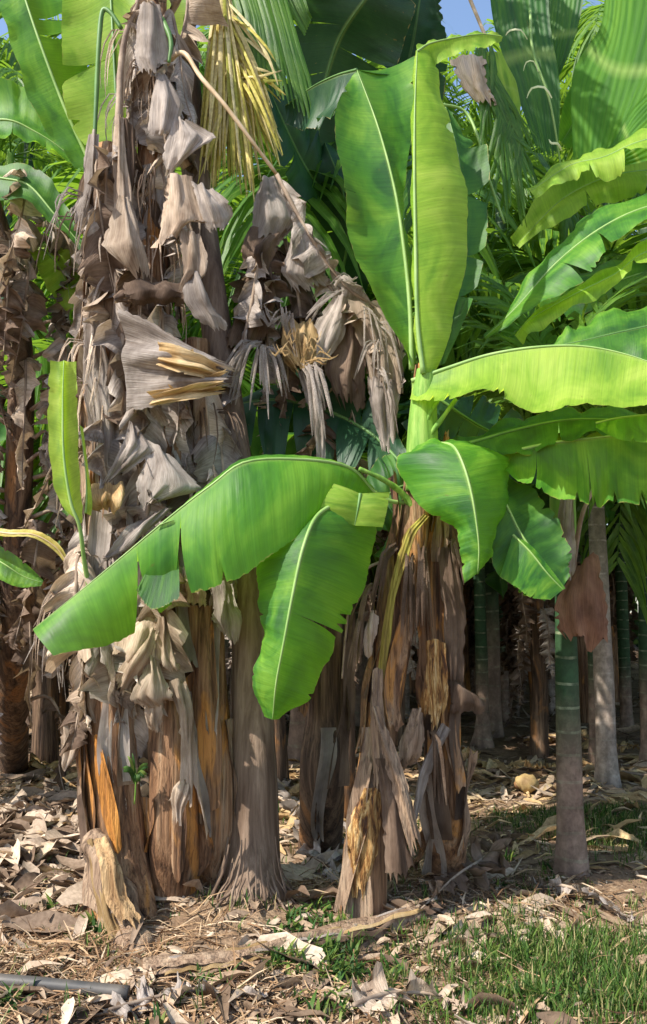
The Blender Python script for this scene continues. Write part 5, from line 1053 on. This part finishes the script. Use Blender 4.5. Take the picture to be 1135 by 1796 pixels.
def grass(name, N, region, mat, hmin, hmax, wd, seed, label, cat, dens, tuft=7, bend=.6):
    r = np.random.default_rng(seed); x0, x1, y0, y1 = region
    c = np.stack([r.uniform(x0, x1, N*6), r.uniform(y0, y1, N*6)], -1); c = c[r.random(len(c)) < dens(c[:, 0], c[:, 1])][:N]
    xy = np.repeat(c, tuft, 0)+r.normal(0, .02, (len(c)*tuft, 2)); N = len(xy)
    h = np.repeat(r.uniform(hmin, hmax, len(c)), tuft)*r.uniform(.5, 1.2, N); az = r.uniform(0, 6.28, N); b = r.uniform(.1, bend, N)*h*1.3
    z = gh(xy[:, 0], xy[:, 1]); d = np.stack([np.cos(az), np.sin(az)], -1); w = r.uniform(.5, 1.2, N)*wd; sd = np.stack([-d[:, 1], d[:, 0]], -1)
    V = []
    for s, ww in ((0, .6), (.4, 1), (.75, .7), (1, .08)):
        p = xy+d*(b*s*s)[:, None]; zz = z+h*(s-.25*s*s*(b/h))
        for q in (-1, 1): V.append(np.concatenate([p+sd*(w*ww*q)[:, None], zz[:, None]], -1))
    V = np.stack(V, 1).reshape(-1, 3); f = np.array([(0, 1, 3, 2), (2, 3, 5, 4), (4, 5, 7, 6)])
    Fq = (f[None]+(np.arange(N)*8)[:, None, None]).reshape(-1, 4).tolist()
    return kind(tag(obj(name, (V, Fq, V[:, :2]), mat), label, cat), 'stuff')
patch_n = lambda x, y: .5+.5*np.sin(x*6.3+2*np.sin(y*3.7))*np.sin(y*5.1+1.3*np.sin(x*4.9))
grass('grass', 6500, (-1.8, 2.4, 3.0, 6.6), M_GRASS, .012, .10, .0028, 6, 'fine short grass over the shaded ground beside the slim palms', 'grass',
      lambda x, y: np.clip((1.8*blob(x, y, 1060, 1710, .6, .36)+.5*blob(x, y, 1110, 1450, .5, .6)+.2*blob(x, y, 930, 1440, .3, .3)+.5*blob(x, y, 930, 1680, .25, .15)+.02)*(.25+patch_n(x*2, y*2)), 0, 1))
grass('weeds', 620, (-1.6, 1.6, 3.1, 5.6), M_WEED, .03, .09, .009, 7, 'broad leaved green weeds sprouting through the litter', 'weeds',
      lambda x, y: np.clip(1.4*blob(x, y, 560, 1700, .22, .14)+1.0*blob(x, y, 540, 1640, .16, .12)+.8*blob(x, y, 620, 1760, .16, .08)+.8*blob(x, y, 170, 1640, .07, .12)+.8*blob(x, y, 880, 1690, .12, .12)+.6*blob(x, y, 20, 1780, .1, .08)+.6*blob(x, y, 150, 1440, .12, .2)+.5*blob(x, y, 350, 1720, .1, .06)+.5*blob(x, y, 960, 1760, .3, .1)+.01, 0, 1), tuft=9, bend=1.1)

# pipe lying at the near edge
pp = thing('pipe', 'grey plastic water pipe lying on the soil with one end under dry fronds', 'pipe', onG(100, 1765))
a = onG(-260, 1742); b = onG(225, 1758); a[2] += .075; b[2] += .045
obj('pipe_body', tube([a, a*.5+b*.5+np.array([0, 0, .014]), b], [.027, .027], 24, 30, rough=.004), M_PIPE, pp)
# fallen stem
fl = thing('banana_log', 'fallen split banana stem lying across the front of both clumps', 'fallen stem', onG(480, 1690))
q = np.array([onG(250, 1712), onG(380, 1702), onG(520, 1678), onG(650, 1650), onG(770, 1618)])
rng = random.Random(66)
g_ = tube(q+[0, 0, .015], [.05, .065, .06, .055, .03], 22, 80, rough=.12, ridge=.16, seed=6)
g_[0][:, 2] = gh(g_[0][:, 0], g_[0][:, 1])+(g_[0][:, 2]-gh(g_[0][:, 0], g_[0][:, 1]))*.8
obj('stem_body', g_, M_SHEATH, fl)
for k in range(13):
    s0 = rng.uniform(0, .6); s1 = s0+rng.uniform(.25, .5); o = rng.uniform(-.075, .075); hh = .055*math.sqrt(max(.05, 1-(o/.085)**2))
    p = np.array([cr(q, s0+(s1-s0)*j/5)[()]+np.array([0, o+rng.uniform(-.012, .012), hh+rng.uniform(-.004, .014)]) for j in range(6)])
    w_ = rng.uniform(.016, .034); n_, m_ = 40, 6
    t_ = np.linspace(0, 1, n_); c_ = cr(p, t_); v_ = np.linspace(-1, 1, m_)
    S_ = c_[:, None, :]+np.array([0, 1.0, 0])*(w_*np.sin(np.pi*np.clip(t_*.9+.05, 0, 1))**.5)[:, None, None]*v_[None, :, None]
    S_[..., 2] += -.010*v_[None]**2+.004*np.sin(t_*rng.uniform(9, 30))[:, None]+.004*np.sin(v_*5+k)[None]
    obj('split_sheath', (S_.reshape(-1, 3), grid_faces(n_, m_), np.stack(np.meshgrid(v_, t_, indexing='xy'), -1).reshape(-1, 2)), [M_SHEATH, M_STRAW, M_DRY, M_SHEATH, M_DRYD][k % 5], fl)
def ground_leaf(label, pts, W, mat, seed, group=None, lift=.03):
    rng = random.Random(seed); p = [onG(*v) for v in pts]
    for j, v in enumerate(p): v[2] += lift*(1+rng.uniform(0, 1))
    t = thing('fallen_leaf', label, 'fallen leaf', p[0], group)
    g = shredded(rng, p, W, unit(np.cross(p[-1]-p[0], [0, 0, 1.0])), .12, .05, 1.2)
    g[0][:, 2] = np.maximum(g[0][:, 2], gh(g[0][:, 0], g[0][:, 1])+.008)
    lf = obj('blade', g, mat, t); obj('midrib', tube(p, [.009, .008, .006, .003], 6, 16), M_RIBDRY, lf)
ground_leaf('grey fallen leaf with upturned edges at the foot of the nearest slim palm', [(930, 1560), (990, 1570), (1050, 1585), (1110, 1625)], .10, M_DRY, 1)
ground_leaf('crumpled pale fallen leaf beside the smooth flared trunk, under torn sheaths', [(520, 1480), (560, 1530), (590, 1560), (610, 1600)], .09, M_DRY, 2)
ground_leaf('brown fallen leaf lying across the end of the grey pipe', [(180, 1790), (260, 1765), (340, 1752), (470, 1768)], .10, M_DRY, 3)
ground_leaf('thin fallen frond piece crossing the pipe end', [(200, 1715), (260, 1750), (300, 1790)], .05, M_SHEATH, 4)
ground_leaf('tan fallen leaf in the sunlit patch nearest the viewer', [(620, 1790), (680, 1765), (760, 1755), (820, 1780)], .09, M_DRYC, 5)
ground_leaf('long brown leaf draped over the mound behind the fallen stem', [(900, 1500), (850, 1560), (800, 1600), (740, 1640)], .12, M_DRYD, 6, lift=.07)
ground_leaf('bleached fallen leaf heaped at the edge below the ragged plants', [(-20, 1400), (30, 1430), (90, 1440), (140, 1470)], .13, M_DRYC, 7, lift=.05)
ground_leaf('cream fallen leaf behind the tan stump', [(60, 1340), (100, 1370), (150, 1380), (200, 1400)], .14, M_STRAW, 8, lift=.04)
ground_leaf('long straw coloured leaf beyond the thin ringed palm', [(800, 1330), (860, 1345), (930, 1350), (1000, 1352)], .16, M_STRAW, 9)
ground_leaf('straw coloured leaf in sun beyond the palm with the rust coloured sheath', [(920, 1310), (990, 1300), (1080, 1320), (1140, 1325)], .18, M_STRAW, 10, lift=.06)
ground_leaf('dull grey leaf lying under the sagging rags between the clumps', [(490, 1380), (520, 1430), (570, 1470), (600, 1500)], .13, M_DRY, 11)
# husk
hb = onG(925, 1395)
hk = thing('coconut', 'yellow brown fallen coconut lying beyond the clumps', 'coconut', hb)
k_ = tube([hb+[-.09, 0, .06], hb+[-.05, 0, .075], hb+[.03, .0, .07], hb+[.09, 0, .05]], [.02, .062, .07, .02], 16, 20, rough=.05); obj('husk', k_, M_HUSK, hk)
obj('cap', tube([hb+[-.10, 0, .06], hb+[-.075, 0, .067]], [.02, .034], 10, 4), M_STEMD, hk)
# weed growing on the old stem
wd = thing('weed_sprig', 'small green sprig growing between the two brown stems', 'weed', P(238, 1350, 4.33))
it = []
rng = random.Random(8)
for k in range(13):
    a = rng.uniform(0, 6.28); it.append([(238, 1375, 4.35), (238+math.cos(a)*8, 1352+math.sin(a)*8, 4.31), (238+math.cos(a)*16, 1346+math.sin(a)*18, 4.29), (238+math.cos(a)*22, 1346+math.sin(a)*26, 4.30)])
strips(it, M_WEED, wd, 'leaves', .010, 9); obj('stalk', tube(PP([(236, 1410, 4.36), (238, 1380, 4.34), (238, 1348, 4.32)]), [.004, .003], 6, 8), M_GREENSTEM, wd)
